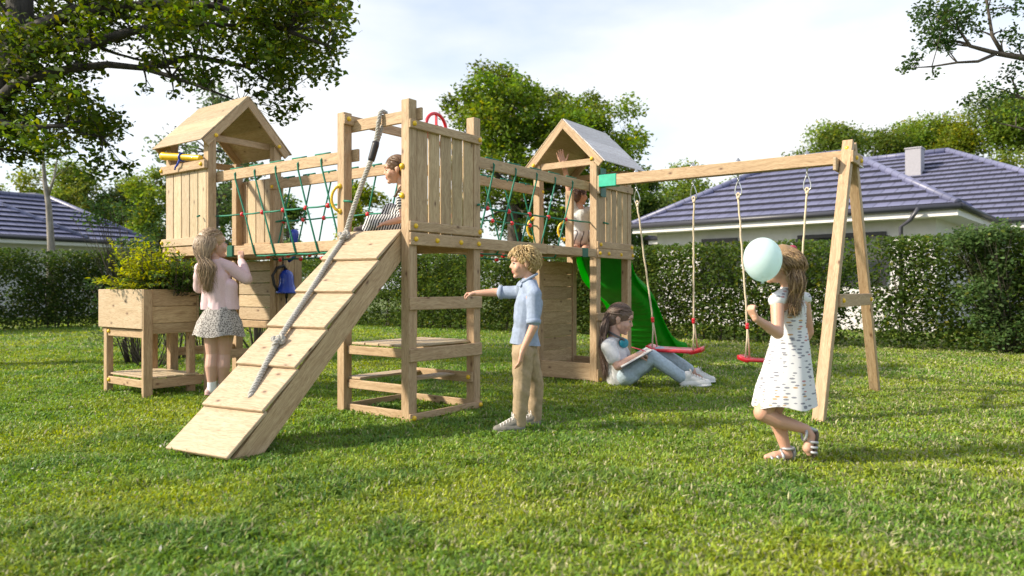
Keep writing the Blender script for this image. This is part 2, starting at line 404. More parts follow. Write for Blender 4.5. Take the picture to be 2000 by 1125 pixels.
def grass():
    Vs = []; Ls = []; Ss = []; Cs = []; nv = 0; nl = 0
    bands = [(2.1, 3.6, 11500, 0.9), (3.6, 5.2, 8200, 1.0), (5.2, 8, 4400, 1.25), (8, 13, 1600, 1.8), (13, 27, 330, 3.0)]
    for y0, y1, dens, sc in bands:
        hw = (lambda q: 0.74 * q + 0.6) if y1 < 5.5 else (lambda q: 0.82 * q + 2.4)
        A = (y1 - y0) * (hw(y0) + hw(y1)); n = int(A * dens)
        y = np.sqrt(rng.random(int(n * 1.1)) * (y1 ** 2 - y0 ** 2) + y0 ** 2)[:n]; n = len(y)
        x = rng.uniform(-1, 1, n) * hw(y)
        big = vnoise(x + 50, y + 50, 1.7, 1); med = vnoise(x + 50, y + 50, 0.33, 2); fine = vnoise(x + 50, y + 50, 0.11, 3); hue = vnoise(x + 50, y + 50, 0.8, 4); huge = vnoise(x + 50, y + 50, 4.0, 5)
        keep = rng.random(n) < (0.35 + 0.9 * (0.5 * med + 0.5 * fine)); x, y, big, med, fine, hue, huge = [a[keep] for a in (x, y, big, med, fine, hue, huge)]; n = len(x)
        h = (0.012 + 0.050 * (0.55 * fine + 0.45 * med) ** 1.6) * rng.uniform(0.55, 1.4, n) * (1 + 0.12 * (sc - 1))
        w = rng.uniform(0.0026, 0.0066, n) * sc
        a = rng.uniform(0, 2 * np.pi, n); lean = rng.uniform(0.15, 1.5, n) * h
        dx, dy = np.cos(a), np.sin(a); tw = rng.uniform(-0.6, 0.6, n); px, py = -np.sin(a + tw), np.cos(a + tw)
        z0 = np.full(n, -0.002)
        v0 = np.stack([x - px * w * .6, y - py * w * .6, z0], 1); v1 = np.stack([x + px * w * .6, y + py * w * .6, z0], 1)
        mx_, my_ = x + dx * lean * .35, y + dy * lean * .35
        v2 = np.stack([mx_ + px * w, my_ + py * w, h * .62], 1); v3 = np.stack([mx_ - px * w, my_ - py * w, h * .62], 1)
        tz = np.maximum(h * (1 - 0.35 * lean / (h + 1e-6) * 0.5), 0.006)
        v4 = np.stack([x + dx * lean, y + dy * lean, tz], 1)
        V = np.stack([v0, v1, v2, v3, v4], 1).reshape(-1, 3)
        b = (np.arange(n) * 5)[:, None] + nv
        L = np.concatenate([b + 0, b + 1, b + 2, b + 3, b + 3, b + 2, b + 4], 1).ravel()
        s = np.stack([np.arange(n) * 7, np.arange(n) * 7 + 4], 1).ravel() + nl
        base = np.array([0.160, 0.285, 0.038]); yel = np.array([0.32, 0.37, 0.030]); dry = np.array([0.42, 0.40, 0.22]); deep = np.array([0.070, 0.175, 0.042])
        k = np.clip(hue * 1.1 - 0.14 + rng.normal(0, .25, n), 0, 1)[:, None]; c = base * (1 - k) + yel * k
        k = np.clip(big * 0.30 + med * 0.95 - 0.46 + rng.normal(0, .18, n), 0, 1)[:, None]; c = c * (1 - k) + deep * k
        pd = 0.05 + 0.16 * np.clip(huge - 0.45, 0, 1) + 0.22 * np.clip((x + 1) / 5, 0, 1); k = (rng.random(n) < pd)[:, None]; c = np.where(k, dry * rng.uniform(.6, 1.25, (n, 1)), c)
        k = (rng.random(n) < 0.0006 * (1.2 - np.clip(x / 4, -1, 1)))[:, None]; c = np.where(k, np.array([0.62, 0.60, 0.55]), c)
        c = c * rng.uniform(0.72, 1.28, (n, 1))
        Vs.append(V); Ls.append(L); Ss.append(s); Cs.append(np.repeat(c, 5, 0)); nv += 5 * n; nl += 7 * n
    me = raw_mesh('grass', np.concatenate(Vs), np.concatenate(Ls), np.concatenate(Ss), np.concatenate(Cs))
    o = link('grass', me, GRASSM); tag(o, 'short patchy green lawn grass with yellow and dry blades', 'grass', kind='stuff')
    # small broad clover leaves and fallen petals among the blades
    n = 34000; y = np.sqrt(rng.random(n) * (8.5 ** 2 - 2.1 ** 2) + 2.1 ** 2); x = rng.uniform(-1, 1, n) * (0.74 * y + 0.6)
    m = vnoise(x + 50, y + 50, 0.45, 9) + 0.5 * vnoise(x + 50, y + 50, 0.15, 10); keep = m > 0.75; x, y = x[keep], y[keep]; n = len(x)
    P = np.stack([x, y, rng.uniform(0.012, 0.036, n)], 1); c = leaf_cols(n, (0.13, 0.23, 0.026), 0.4, 0.15)
    w = rng.random(n) < 0.008; c[w] = (0.7, 0.69, 0.66)
    o = leaf_field('clover', P, 0.019, c, None, 0.8, 0.0, 1.2, False, GRASSM); tag(o, 'low clover leaves and white fallen petals scattered in the lawn', 'ground cover', kind='stuff')
grass()

# ------------------------------------------------------------------ hedges
def hedge(name, label, a, b, hgt, thick, dens, leaf, col, gap=0.2, seed=3, stems=2.2):
    a = Vector(a); b = Vector(b); d = b - a; Ln = d.length; d.normalize(); nrm = Vector((-d.y, d.x, 0)); ang = math.atan2(d.y, d.x)
    t = thing(name, label, 'hedge', a, 0); n = int(Ln * hgt * dens)
    s = rng.random(n) * Ln; z = rng.random(n) ** 0.92 * hgt; q = rng.beta(0.7, 0.7, n) * thick - thick / 2
    bump = (vnoise(s, z, 0.55, seed) - .5) * 0.22 + (vnoise(s, z, 0.2, seed + 1) - .5) * 0.12; q = q * 1.0 + np.sign(q) * bump
    top = hgt * (1 + (vnoise(s, q + 5, 0.7, seed + 2) - .5) * 0.05 + (vnoise(s, q + 5, 0.2, seed + 6) - .5) * 0.05)
    thin = vnoise(s, z, 0.9, seed + 3) * 0.6 + vnoise(s, z, 0.3, seed + 4) * 0.4
    keep = (z < top) & (rng.random(n) < 1.08 - gap * 9.0 * np.clip(thin - 0.57, 0, .17)) & ((z > 0.25) | (rng.random(n) < z / 0.25 + 0.15))
    s, z, q = s[keep], z[keep], q[keep]; n = len(s)
    P = np.stack([s * d.x + q * nrm.x, s * d.y + q * nrm.y, z], 1)
    c = leaf_cols(n, col, 0.4, 0.08) * (0.75 + 0.5 * vnoise(s, z, 0.6, seed + 7))[:, None]
    leaf_field('foliage', P, leaf, c, t, 0.6, 0.1, 0.6, False)
    mb = MB(); k = int(Ln * stems)
    for i in range(k):
        x0 = random.random() * Ln; y0 = random.uniform(-.12, .12); p = d * x0 + nrm * y0
        pts = [p - nrm * y0 + Vector((0, 0, -.05)), p + Vector((0, 0, .05)), p + Vector((random.uniform(-.1, .1), random.uniform(-.1, .1), hgt * .35)), p + Vector((random.uniform(-.25, .25), random.uniform(-.2, .2), hgt * .75))]
        mb.tube(pts, [.022, .022, .015, .006], 5)
        for j in range(4):
            q0 = pts[2].lerp(pts[3], random.random()); mb.tube([q0, q0 + Vector((random.uniform(-.3, .3), random.uniform(-.3, .3), random.uniform(.05, .3)))], [.008, .003], 4)
    mb.tube([Vector((0, 0, -.05)), d * Ln + Vector((0, 0, -.05))], .03, 5)
    for i in range(0): pass
    mb.build('stem', BARK, t); return t
hedge('hedge', 'long clipped green hedge in front of the right house, with thin pale gaps', (11.6, 9.85, 0), (-8.9, 24.95, 0), 2.0, 0.9, 3300, 0.078, (0.068, 0.114, 0.022), 0.55, 3)
hedge('hedge', 'dark clipped hedge below the left house, shaded on top', (-8.9, 24.95, 0), (-18.5, 11.9, 0), 2.12, 0.9, 2900, 0.085, (0.055, 0.095, 0.020), 0.50, 23)

# ------------------------------------------------------------------ houses
def tile_mat(name, c1, c2):
    m, n, b = mat(name); u = N(n, 'ShaderNodeUVMap'); br = N(n, 'ShaderNodeTexBrick'); br.offset = 0.5
    br.inputs['Scale'].default_value = 1.0; br.inputs['Brick Width'].default_value = 0.32; br.inputs['Row Height'].default_value = 10.0; br.inputs['Mortar Size'].default_value = 0.012
    br.inputs['Color1'].default_value = (*c1, 1); br.inputs['Color2'].default_value = (*c2, 1); br.inputs['Mortar'].default_value = (c1[0] * .45, c1[1] * .45, c1[2] * .45, 1)
    n.links.new(u.outputs[0], br.inputs['Vector']); z = N(n, 'ShaderNodeTexNoise', Scale=0.9, Detail=5.0); n.links.new(u.outputs[0], z.inputs['Vector'])
    mx_ = N(n, 'ShaderNodeMix', data_type='RGBA', blend_type='MULTIPLY'); mx_.inputs[0].default_value = 0.6; r = ramp(n, [(0.3, (.72, .72, .74)), (0.7, (1, 1, 1))]); n.links.new(z.outputs['Fac'], r.inputs[0])
    n.links.new(br.outputs['Color'], mx_.inputs[6]); n.links.new(r.outputs[0], mx_.inputs[7]); n.links.new(mx_.outputs[2], b.inputs['Base Color'])
    b.inputs['Roughness'].default_value = 0.42; bp = N(n, 'ShaderNodeBump', Strength=0.5, Distance=0.02); n.links.new(br.outputs['Fac'], bp.inputs['Height']); bp.invert = True; n.links.new(bp.outputs[0], b.inputs['Normal'])
    return m
TILE = tile_mat('slate_blue_tile', (0.14, 0.148, 0.25), (0.185, 0.19, 0.31)); RENDER = plain('white_render', (0.62, 0.60, 0.60), 0.9, var=0.05, scale=5)
FASC = plain('white_fascia', (0.72, 0.70, 0.69), 0.6, var=0.04); GUT_SHADE = plain('dark_gutter_tile_shade', (0.05, 0.05, 0.065), 0.4); CHIM = plain('grey_chimney', (0.34, 0.33, 0.36), 0.85, var=0.08)
DARKW = plain('dark_frame', (0.02, 0.02, 0.024), 0.4)
def glass_mat():
    m, n, b = mat('window_glass'); b.inputs['Base Color'].default_value = (0.03, 0.035, 0.04, 1); b.inputs['Roughness'].default_value = 0.06; return m
GLASS = glass_mat()
def roof_plane(mb, e0, e1, r0, r1, course=0.40, lift=0.075):
    e0, e1, r0, r1 = map(Vector, (e0, e1, r0, r1)); mid_e = (e0 + e1) / 2; mid_r = (r0 + r1) / 2; nrm = (e1 - e0).cross(mid_r - mid_e).normalized()
    if nrm.z < 0: nrm = -nrm
    ed = (e1 - e0).normalized(); sl_ = ((mid_r - mid_e) - ed * (mid_r - mid_e).dot(ed)).length; n = max(2, int(round(sl_ / course)))
    for i in range(n):
        t0, t1 = i / n, (i + 1) / n; a, b, c, d = e0.lerp(r0, t0), e1.lerp(r1, t0), e1.lerp(r1, t1), e0.lerp(r0, t1)
        k = lambda p, j: ((p - e0).dot(ed) + 40 + 0.16 * (i % 2), 3.0 + j)
        A, B = a + nrm * lift, b + nrm * lift
        mb.add([A, B, c, d], [(0, 1, 2, 3)], [[k(a, 0), k(b, 0), k(c, 1), k(d, 1)]])
        low = (A - (mid_r - mid_e).normalized() * -0.02); mb.add([a, b, B, A], [(0, 1, 2, 3)], None, 1)  # course risers coloured dark to stand for the shade under each tile row
def hip_house(t, C, e, length, width, z_eave, rise, over=0.55, back=None, windows=(), nd=1, wall_h=None, only=None):
    """C: front eave corner, e: unit vector along the front eave, width goes to the back"""
    C = Vector((*C, 0)); e = Vector((*e, 0)).normalized(); n = Vector((-e.y, e.x, 0)) * nd; h = width / 2
    c0, c1, c2, c3 = C, C + e * length, C + e * length + n * width, C + n * width
    up = Vector((0, 0, z_eave)); r0 = C + e * h + n * h + Vector((0, 0, z_eave + rise)); r1 = C + e * (length - h) + n * h + Vector((0, 0, z_eave + rise)); base = t.location
    mb = MB(); roof_plane(mb, c0 + up, c1 + up, r0, r1); roof_plane(mb, c2 + up, c3 + up, r1, r0); roof_plane(mb, c1 + up, c2 + up, r1, r1); roof_plane(mb, c3 + up, c0 + up, r0, r0)
    rf = mb.build('roof', [TILE, GUT_SHADE], t, base)
    mb = MB()
    for a, b in ((c0 + up, r0), (c1 + up, r1), (c2 + up, r1), (c3 + up, r0), (r0, r1)): mb.tube([a + Vector((0, 0, .05)), b + Vector((0, 0, .07))], 0.10, 8)
    o = mb.build('ridge_tile', TILE, rf, base)
    mb = MB(); dn = Vector((0, 0, -0.24)); ins = over
    q = [C + e * ins + n * ins, c1 - e * ins + n * ins, c2 - e * ins - n * ins, c3 + e * ins - n * ins]; oc = [c0, c1, c2, c3]
    for i in range(4):
        j = (i + 1) % 4; mb.add([oc[i] + up, oc[j] + up, oc[j] + up + dn, oc[i] + up + dn], [(0, 1, 2, 3)]); mb.add([oc[i] + up + dn, oc[j] + up + dn, q[j] + up + dn, q[i] + up + dn], [(0, 1, 2, 3)])
    mb.build('fascia', FASC, t, base)
    mb = MB()
    for i in range(4):
        a, b = oc[i], oc[(i + 1) % 4]; cen = (c0 + c2) / 2
        pa = a + (a - cen).normalized() * 0.10 + up + Vector((0, 0, -.03)); pb = b + (b - cen).normalized() * 0.10 + up + Vector((0, 0, -.03)); mb.tube([pa, pb], 0.075, 8)
    mb.build('gutter', GUT_SHADE, t, base)
    mb = MB(); H = z_eave - 0.24
    for i in range(4): mb.add([q[i], q[(i + 1) % 4], q[(i + 1) % 4] + Vector((0, 0, H)), q[i] + Vector((0, 0, H))], [(0, 1, 2, 3)])
    mb.build('wall', RENDER, t, base)
    for (s0, s1, zt, zb) in windows:
        p0 = q[0] + e * s0 - n * 0.02; p1 = q[0] + e * s1 - n * 0.02; mb = MB()
        for a, b in ((p0, p1),): 
            mb.bar(a + Vector((0, 0, zt)), b + Vector((0, 0, zt)), .09, .10); mb.bar(a + Vector((0, 0, zb)), b + Vector((0, 0, zb)), .09, .10)
        for s_ in (0, .5, 1): p = p0.lerp(p1, s_); mb.bar(p + Vector((0, 0, zb + .05)), p + Vector((0, 0, zt - .05)), .085, .09, up=tuple(e))
        w = mb.build('window', DARKW, t, base); g_ = MB(); g_.add([p0 + n * .0 + Vector((0, 0, zb)), p1 + Vector((0, 0, zb)), p1 + Vector((0, 0, zt)), p0 + Vector((0, 0, zt))], [(0, 1, 2, 3)]); g_.build('pane', GLASS, w, base)
    return q
EH = (0.754, -0.656)
hr = thing('house', 'white bungalow with dark blue grey tiled hip roofs behind the hedge at right', 'house', (7, 21, 0))
q = hip_house(hr, (3.70, 22.8), EH, 8.7, 7.0, 3.0, 2.05, windows=((1.5, 2.6, 2.47, 1.2), (4.3, 6.5, 2.45, 1.2)))
hip_house(hr, (5.2, 28.3), EH, 14.7, 11.6, 3.0, 3.0)
mb = MB(); mb.box((-.25, -.25, 4.4), (.25, .25, 5.92), Matrix.Rotation(math.atan2(EH[1], EH[0]), 3, 'Z'), (14.05, 25.9, 0), ch=.01); mb.box((-.275, -.275, 5.92), (.275, .275, 5.97), Matrix.Rotation(math.atan2(EH[1], EH[0]), 3, 'Z'), (14.05, 25.9, 0), ch=.01)
mb.build('chimney', CHIM, hr, hr.location)
mb = MB(); p = Vector((9.35, 17.55, 0)); mb.tube([p + Vector((.2, -.1, 2.95)), p + Vector((.12, .1, 2.7)), p + Vector((0, .30, 2.55)), p + Vector((0, .30, 0))], 0.05, 8); mb.build('downpipe', GUT_SHADE, hr, hr.location)
hl = thing('house', 'white house with pale ribbed tiled hip roof behind the hedge at left', 'house', (-19, 28, 0))
EV = (-0.593, -0.805)
hip_house(hl, (-15.3, 31.8), EV, 12.0, 6.0, 3.0, 1.85, nd=-1); hip_house(hl, (-16.9, 29.6), EV, 13.0, 9.6, 3.02, 2.75, nd=-1)
mb = MB(); mb.box((-.35, -.35, 4.2), (.35, .35, 5.15), None, (-20.6, 31.9, 0), ch=.01); mb.build('chimney', CHIM, hl, hl.location)

# ------------------------------------------------------------------ trees
def rclumps(c, rad, n, r, zflat=1.0, inner=0.35):
    o = []
    for i in range(n):
        d = Vector((random.gauss(0, 1), random.gauss(0, 1), random.gauss(0, 1))).normalized() * (inner + (1 - inner) * random.random() ** .6)
        o.append((Vector(c) + Vector((d.x * rad[0], d.y * rad[1], d.z * rad[2])), random.uniform(*r)))
    return o
def pxclumps(L, d0, d1, scale=1.0):
    return [(at(x, y, random.uniform(d0, d1)), r * scale) for x, y, r in L]
# large overhanging tree, front left; its trunk stands just outside the picture
random.seed(21)
DT = 10.0
def P(x, y, d=DT): return at(x, y, d)
def fill(poly, n, r, d0, d1, seed):
    rnd = random.Random(seed); xs = [p[0] for p in poly]; ys = [p[1] for p in poly]; o = []
    while len(o) < n:
        x, y = rnd.uniform(min(xs), max(xs)), rnd.uniform(min(ys), max(ys)); ins = False
        for i in range(len(poly)):
            x1, y1 = poly[i]; x2, y2 = poly[i - 1]
            if (y1 > y) != (y2 > y) and x < (x2 - x1) * (y - y1) / (y2 - y1) + x1: ins = not ins
        if ins: o.append((at(x, y, rnd.uniform(d0, d1)), rnd.uniform(*r)))
    return o
big = fill([(-60, -60), (640, -60), (660, 20), (640, 90), (560, 120), (470, 130), (330, 95), (150, 95), (60, 150), (-60, 150)], 92, (.30, .52), 9.3, 12.2, 1)
big += fill([(440, 90), (640, 60), (650, 140), (560, 215), (520, 225), (470, 165)], 16, (.22, .36), 9.6, 11.2, 2)
big += fill([(280, 100), (480, 120), (500, 185), (430, 170), (330, 170)], 10, (.18, .30), 9.6, 11.2, 8)
big += fill([(-60, 190), (150, 175), (215, 215), (225, 300), (190, 320), (120, 300), (-60, 280)], 34, (.24, .40), 9.3, 11.5, 3)
big += fill([(0, 130), (190, 120), (170, 190), (0, 200)], 8, (.25, .34), 9.6, 11, 4)
big += [(P(*q, 10.3), r) for q, r in [((655, 140), .13), ((560, 225), .2), ((545, 235), .13), ((590, 205), .15), ((655, 100), .16), ((670, 20), .14), ((245, 325), .16), ((205, 335), .16), ((262, 318), .08), ((180, 345), .12), ((250, 245), .1), ((285, 175), .14), ((340, 185), .12), ((500, 190), .12), ((480, 165), .16), ((60, 300), .2), ((20, 310), .2)]]
trunk = [(-8.6, 9.9, 0), (-8.3, 10.0, 1.2), (-7.6, 10.1, 2.5), P(-20, 200, 10.1), P(15, 130, 10.1), P(38, 60, 10.2), P(40, -40, 10.3), P(20, -150, 10.5)]
limbs = [([P(-10, 205), P(30, 165, 9.9), P(80, 147, 9.8), P(140, 134, 9.9), P(210, 126, 10), P(280, 133, 10.1), P(335, 150), P(400, 172), P(470, 200)], .085, .010), ([P(12, 140), P(70, 95), P(180, 85), P(260, 60), P(360, 45), P(470, 50)], .12, .02),
         ([P(35, 70), P(150, 20), P(300, 10), P(420, 10), P(560, 60), P(640, 90)], .10, .015), ([P(280, 131, 10), P(380, 110, 10.3), P(480, 130, 10.5), P(560, 180, 10.6)], .06, .012),
         ([P(-40, 225), P(40, 250), P(130, 245), P(200, 270)], .06, .012), ([P(-60, 230), P(0, 290, 10.2), P(60, 300, 10.3)], .05, .012)]
tree('broadleaf_tree', 'big overhanging broadleaf tree with dark limbs at the upper left corner', 'tree', (-8.6, 9.9, 0), trunk, big, 1120, 0.086, (0.068, 0.112, 0.012), .30, .14, group=None, six=True, yellow=0.16, bark=BARKD, limbs=limbs, twigs=3, cvar=.35)
# near tree whose branches reach in at the upper right
random.seed(5); DR = 9.2
def Q(x, y, d=DR): return at(x, y, d)
rt = fill([(1790, 20), (1880, 0), (1960, -30), (1900, 60), (1870, 90), (1800, 80)], 22, (.13, .22), 8.9, 9.6, 5)
rt += [(Q(*q), r * 1.3) for q, r in [((1775, 130), .10), ((1790, 120), .09), ((1765, 138), .07), ((1825, 145), .08), ((1780, 110), .1), ((1845, 60), .14), ((1940, 20), .12), ((1985, 15), .12), ((1975, 60), .12), ((1990, 85), .14), ((1960, 75), .08), ((1985, 130), .12), ((1965, 150), .11), ((1930, 170), .12), ((1900, 190), .1), ((1885, 200), .07), ((1950, 190), .14), ((1920, 205), .1), ((1985, 180), .14), ((1990, 215), .12), ((1940, 235), .08), ((1900, 25), .14), ((1850, 95), .08), ((2050, 20), .2), ((2060, 100), .2), ((2040, 190), .18)]]
trunk = [Q(2200, 680, 9.4), Q(2190, 450, 9.4), Q(2170, 250, 9.4), Q(2120, 150, 9.3), Q(2060, 0, 9.3), Q(2040, -120, 9.4)]; trunk[0].z = 0
limbs = [([Q(2120, 150, 9.3), Q(2000, 113), Q(1950, 105), Q(1895, 90), Q(1870, 55)], .05, .012), ([Q(1945, 105), Q(1910, 120), Q(1870, 122), Q(1820, 130), Q(1790, 132)], .022, .006), ([Q(1958, 104), Q(1938, 70), Q(1930, 20), Q(1920, -30)], .026, .01),
         ([Q(2130, 190, 9.3), Q(2040, 200), Q(1990, 190), Q(1975, 150)], .03, .008), ([Q(2130, 260, 9.3), Q(2030, 262), Q(1985, 248), Q(1950, 240)], .03, .006)]
tree('slender_tree', 'near tree reaching in with thin dark branches at the upper right corner', 'tree', tuple(trunk[0]), trunk, rt, 2300, 0.054, (0.045, 0.09, 0.022), .16, .05, six=True, limbs=limbs, twigs=3, start=0.9, yellow=0.02)

GB = 'trees standing behind the hedge and houses'
def bgtree(label, x, ytop, d, wpx, col, seed, hclear=0.25, n=60, dens=640, leaf=0.19, shape=1.0, trunk_r=.22, lean=0, yellow=.06, name='tree', rr=(.06, .21), bark=None, xb=None):
    random.seed(seed); ytop = ytop + 20 * (x > 1500); lob = random.uniform(.1, .28); lph = random.random() * 6.28; sc = d / FPX; top = EYE + (CY - ytop) * sc; wr = wpx * sc / 2; base = at(xb if xb else x, CY, d); base.z = 0; cx_ = at(x, CY, d).x
    zc = top * (1 + hclear) / 2; rz = top * (1 - hclear) / 2; cl = []
    for i in range(n):
        u = random.random(); zz = -0.95 + 1.9 * u * random.uniform(.78, 1.06) if i % 5 else random.uniform(.55, 1.12); w_ = math.sqrt(max(0.10, 1 - abs(zz) ** (2.0 * shape))) * (1 + lob * math.sin(zz * 5.1 + lph)); a = random.random() * 2 * math.pi; q = random.random() ** .5
        r = random.uniform(*rr) * (wr + rz); c = Vector((cx_ + math.cos(a) * q * w_ * wr + lean * zz, d + math.sin(a) * q * w_ * wr, zc + zz * rz)); cl.append((c, r))
    tr = [base, base + Vector((random.uniform(-.15, .15), 0, top * .25)), Vector((base.x * .6 + cx_ * .4 + random.uniform(-.2, .2), d, top * .5)), Vector((cx_ + random.uniform(-.2, .2), d, top * .75)), Vector((cx_ + lean * .5, d, top * .9))]
    return tree(name, label, 'tree', tuple(base), tr, cl, dens, leaf, col, trunk_r, .05, bark, GB, six=False, yellow=yellow, twigs=3)
# tall tree in the centre, made of three masses
random.seed(9); d = 30.0; cc = []
for (x, y, rx, ry, n) in [(1000, 175, 75, 70, 14), (940, 235, 85, 60, 15), (1050, 260, 90, 70, 16), (1150, 250, 95, 65, 15), (910, 310, 70, 60, 9), (1000, 340, 110, 80, 16), (1180, 330, 75, 75, 10), (1100, 370, 90, 70, 9), (950, 400, 70, 70, 7), (1060, 440, 90, 45, 6), (1085, 215, 55, 50, 9), (1125, 310, 85, 60, 11), (1190, 260, 60, 55, 7)]:
    for i in range(int(n * 1.3)):
        a = random.random() * 6.283; q = random.random() ** .6; cc.append((at(x + math.cos(a) * rx * q, y + math.sin(a) * ry * q, d + random.uniform(-2.2, 2.2)), random.uniform(.38, .85)))
b0 = at(1008, CY, d); b0.z = 0
tree('tall_tree', 'tallest tree in the centre, with a broad yellow green crown behind the right bridge', 'tree', tuple(b0), [b0, at(1006, 480, d), at(1003, 400, d), at(1004, 300, d), at(1001, 220, d), at(1000, 150, d)], cc, 640, 0.17, (0.115, 0.185, 0.020), .42, .06, group=None, yellow=.07, twigs=4,
     limbs=[([at(1003, 400, d), at(1060, 330, d), at(1130, 280, d)], .16, .04), ([at(1004, 380, d), at(950, 320, d), at(915, 270, d)], .15, .04), ([at(1002, 340, d), at(1090, 330, d + 1), at(1190, 310, d + 1)], .12, .03)])
bgtree('airy blue green tree showing above and behind the left tower roof', 415, 190, 27, 190, (0.085, 0.132, 0.054), 31, .28, 40, 260, .17, name='airy_tree')
bgtree('rounded tree just right of the left house chimney', 160, 345, 40, 190, (0.132, 0.186, 0.028), 32, .1, 45)
bgtree('yellow green tree over the left house roof at the left edge', 40, 352, 44, 130, (0.171, 0.225, 0.028), 33, .1, 30)
bgtree('dark low tree between the left house and the left tower', 250, 372, 42, 150, (0.078, 0.124, 0.034), 34, .05, 40)
bgtree('bright green tree directly left of the left tower panel', 300, 345, 38, 110, (0.147, 0.217, 0.028), 35, .1, 34)
bgtree('dark green tree behind the left tower posts', 440, 380, 36, 130, (0.078, 0.132, 0.031), 36, .05, 36)
bgtree('bushy tree seen through the left rope bridge', 560, 405, 34, 130, (0.093, 0.155, 0.034), 37, .05, 34)
bgtree('bright yellow green tree behind the girl on the middle tower', 700, 375, 33, 130, (0.186, 0.256, 0.025), 38, .08, 38, yellow=.15)
bgtree('tree seen through the near end of the right rope bridge', 860, 400, 34, 170, (0.116, 0.178, 0.025), 39, .06, 40)
bgtree('dark tree behind the slide tower', 1130, 390, 33, 200, (0.078, 0.132, 0.031), 40, .05, 44)
bgtree('dark tree at the left end of the right house roof', 1255, 355, 36, 140, (0.078, 0.139, 0.031), 41, .05, 40)
bgtree('pale green tree above the left slope of the right house', 1350, 345, 40, 170, (0.139, 0.217, 0.031), 42, .05, 40)
bgtree('low green tree under the middle of the swing beam', 1440, 352, 42, 140, (0.132, 0.202, 0.031), 43, .05, 34)
bgtree('tree rising behind the top of the swing beam end', 1620, 232, 44, 150, (0.132, 0.194, 0.031), 44, .2, 40)
bgtree('tree between the swing frame top and the chimney', 1710, 252, 46, 160, (0.116, 0.178, 0.028), 45, .2, 40)
bgtree('tree directly behind the right house chimney', 1785, 236, 46, 170, (0.132, 0.202, 0.028), 46, .2, 44)
bgtree('bright tree right of the right house chimney', 1870, 238, 45, 170, (0.155, 0.225, 0.025), 47, .2, 44, yellow=.12)
bgtree('tallest of the trees over the right house roof, at the right edge', 1960, 195, 43, 200, (0.124, 0.186, 0.028), 48, .2, 50)
bgtree('tree cut by the right edge above the house roof', 2060, 215, 44, 160, (0.116, 0.178, 0.028), 49, .2, 36)
# slim garden tree rising behind the left hedge
random.seed(3); dS = 23.0; b0 = at(101, CY, dS); b0.z = 0
cl = [(at(x, y, dS + random.uniform(-.5, .5)), r) for x, y, r in [(90, 290, .45), (70, 310, .4), (110, 305, .4), (125, 280, .4), (60, 270, .4), (95, 260, .5), (130, 330, .3), (75, 340, .25)]]
tree('slim_tree', 'slim pale trunked young tree standing in front of the left house roof', 'tree', tuple(b0), [b0, at(100, 480, dS), at(95, 400, dS), at(88, 360, dS), at(84, 310, dS), at(85, 270, dS)], cl, 330, .13, (0.06, 0.09, 0.014), .14, .03, BARKL, None, twigs=3,
     limbs=[([at(93, 385, dS), at(105, 350, dS), at(112, 310, dS)], .05, .02)])

def shrub(label, base, stems, leaf, col, dens, seed, spread, hgt, name='shrub', group=None, r=(.12, .24), yellow=.03, n=14, var=.35, zlow=.35):
    random.seed(seed); base = Vector(base); t = thing(name, label, 'shrub', base, 0, group); mb = MB(); cl = []
    for i in range(n):
        a = random.random() * 6.283; q = random.random() ** .5; z = hgt * random.uniform(zlow, 1.0)
        c = Vector((math.cos(a) * q * spread[0], math.sin(a) * q * spread[1], z)); cl.append((c, random.uniform(*r)))
        s0 = Vector((c.x * .25, c.y * .25, 0)); mb.tube([s0, s0.lerp(c, .5) + Vector((random.uniform(-.06, .06), random.uniform(-.06, .06), .05)), c], [stems, stems * .6, stems * .25], 5)
        for k in range(3): mb.tube([s0.lerp(c, .6), c + Vector((random.gauss(0, 1), random.gauss(0, 1), random.gauss(0, .6))).normalized() * random.uniform(*r)], [stems * .4, stems * .15], 4)
    mb.build('stem', BARK, t); Pn, ids = clump_points(cl, dens, .8); c = leaf_cols(len(Pn), col, var, yellow); leaf_field('foliage', Pn, leaf, c, t, six=True); return t

# ================================================================== PLAY SET
random.seed(77)
class UV:
    """a thing whose parts are given in the play set's own u, v, z coordinates"""
    def __init__(s, name, label, cat, u, v, z=0, group=None):
        s.o = (u, v, z); s.t = uvthing(name, label, cat, u, v, z, group)
    def box(s, name, a, b, m=WOOD, parent=None, ch=.005):
        mb = MB(); mb.box((a[0], a[1], a[2]), (b[0], b[1], b[2]), ch=ch); return mb.build(name, m, parent or s.t, s.o)
    def bar(s, name, p0, p1, w, h, m=WOOD, parent=None, up=(0, 0, 1)):
        mb = MB(); mb.bar(p0, p1, w, h, up); return mb.build(name, m, parent or s.t, s.o)
    def build(s, mb, name, m, parent=None): return mb.build(name, m, parent or s.t, s.o)
    def caps(s, parent, pts, nrm):
        for p in pts:
            mb = MB(); n = Vector(nrm); M = n.to_track_quat('Z', 'Y').to_matrix()
            mb.lathe([(0.0205, 0), (0.0205, .006), (.0185, .012), (.012, .0175), (.0, .0195)], p, M, 14); mb.build('bolt_cap', YEL, parent, s.o)
def slats_u(T, u, v0, v1, z0, z1, n=5, th=.018, gap=.016, name='guard_panel'):     # panel lying in a plane u = const
    w = (v1 - v0 - gap * (n - 1)) / n; mb = MB()
    for i in range(n): a = v0 + i * (w + gap); mb.box((u, a, z0 + random.uniform(-.002, .002)), (u + th, a + w, z1), ch=.004)
    return T.build(mb, name, WOOD)
def slats_v(T, v, u0, u1, z0, z1, n=5, th=.018, gap=.012, name='guard_panel'):
    w = (u1 - u0 - gap * (n - 1)) / n; mb = MB()
    for i in range(n): a = u0 + i * (w + gap); mb.box((a, v, z0 + random.uniform(-.002, .002)), (a + w, v + th, z1), ch=.004)
    return T.build(mb, name, WOODP)
PW = .09
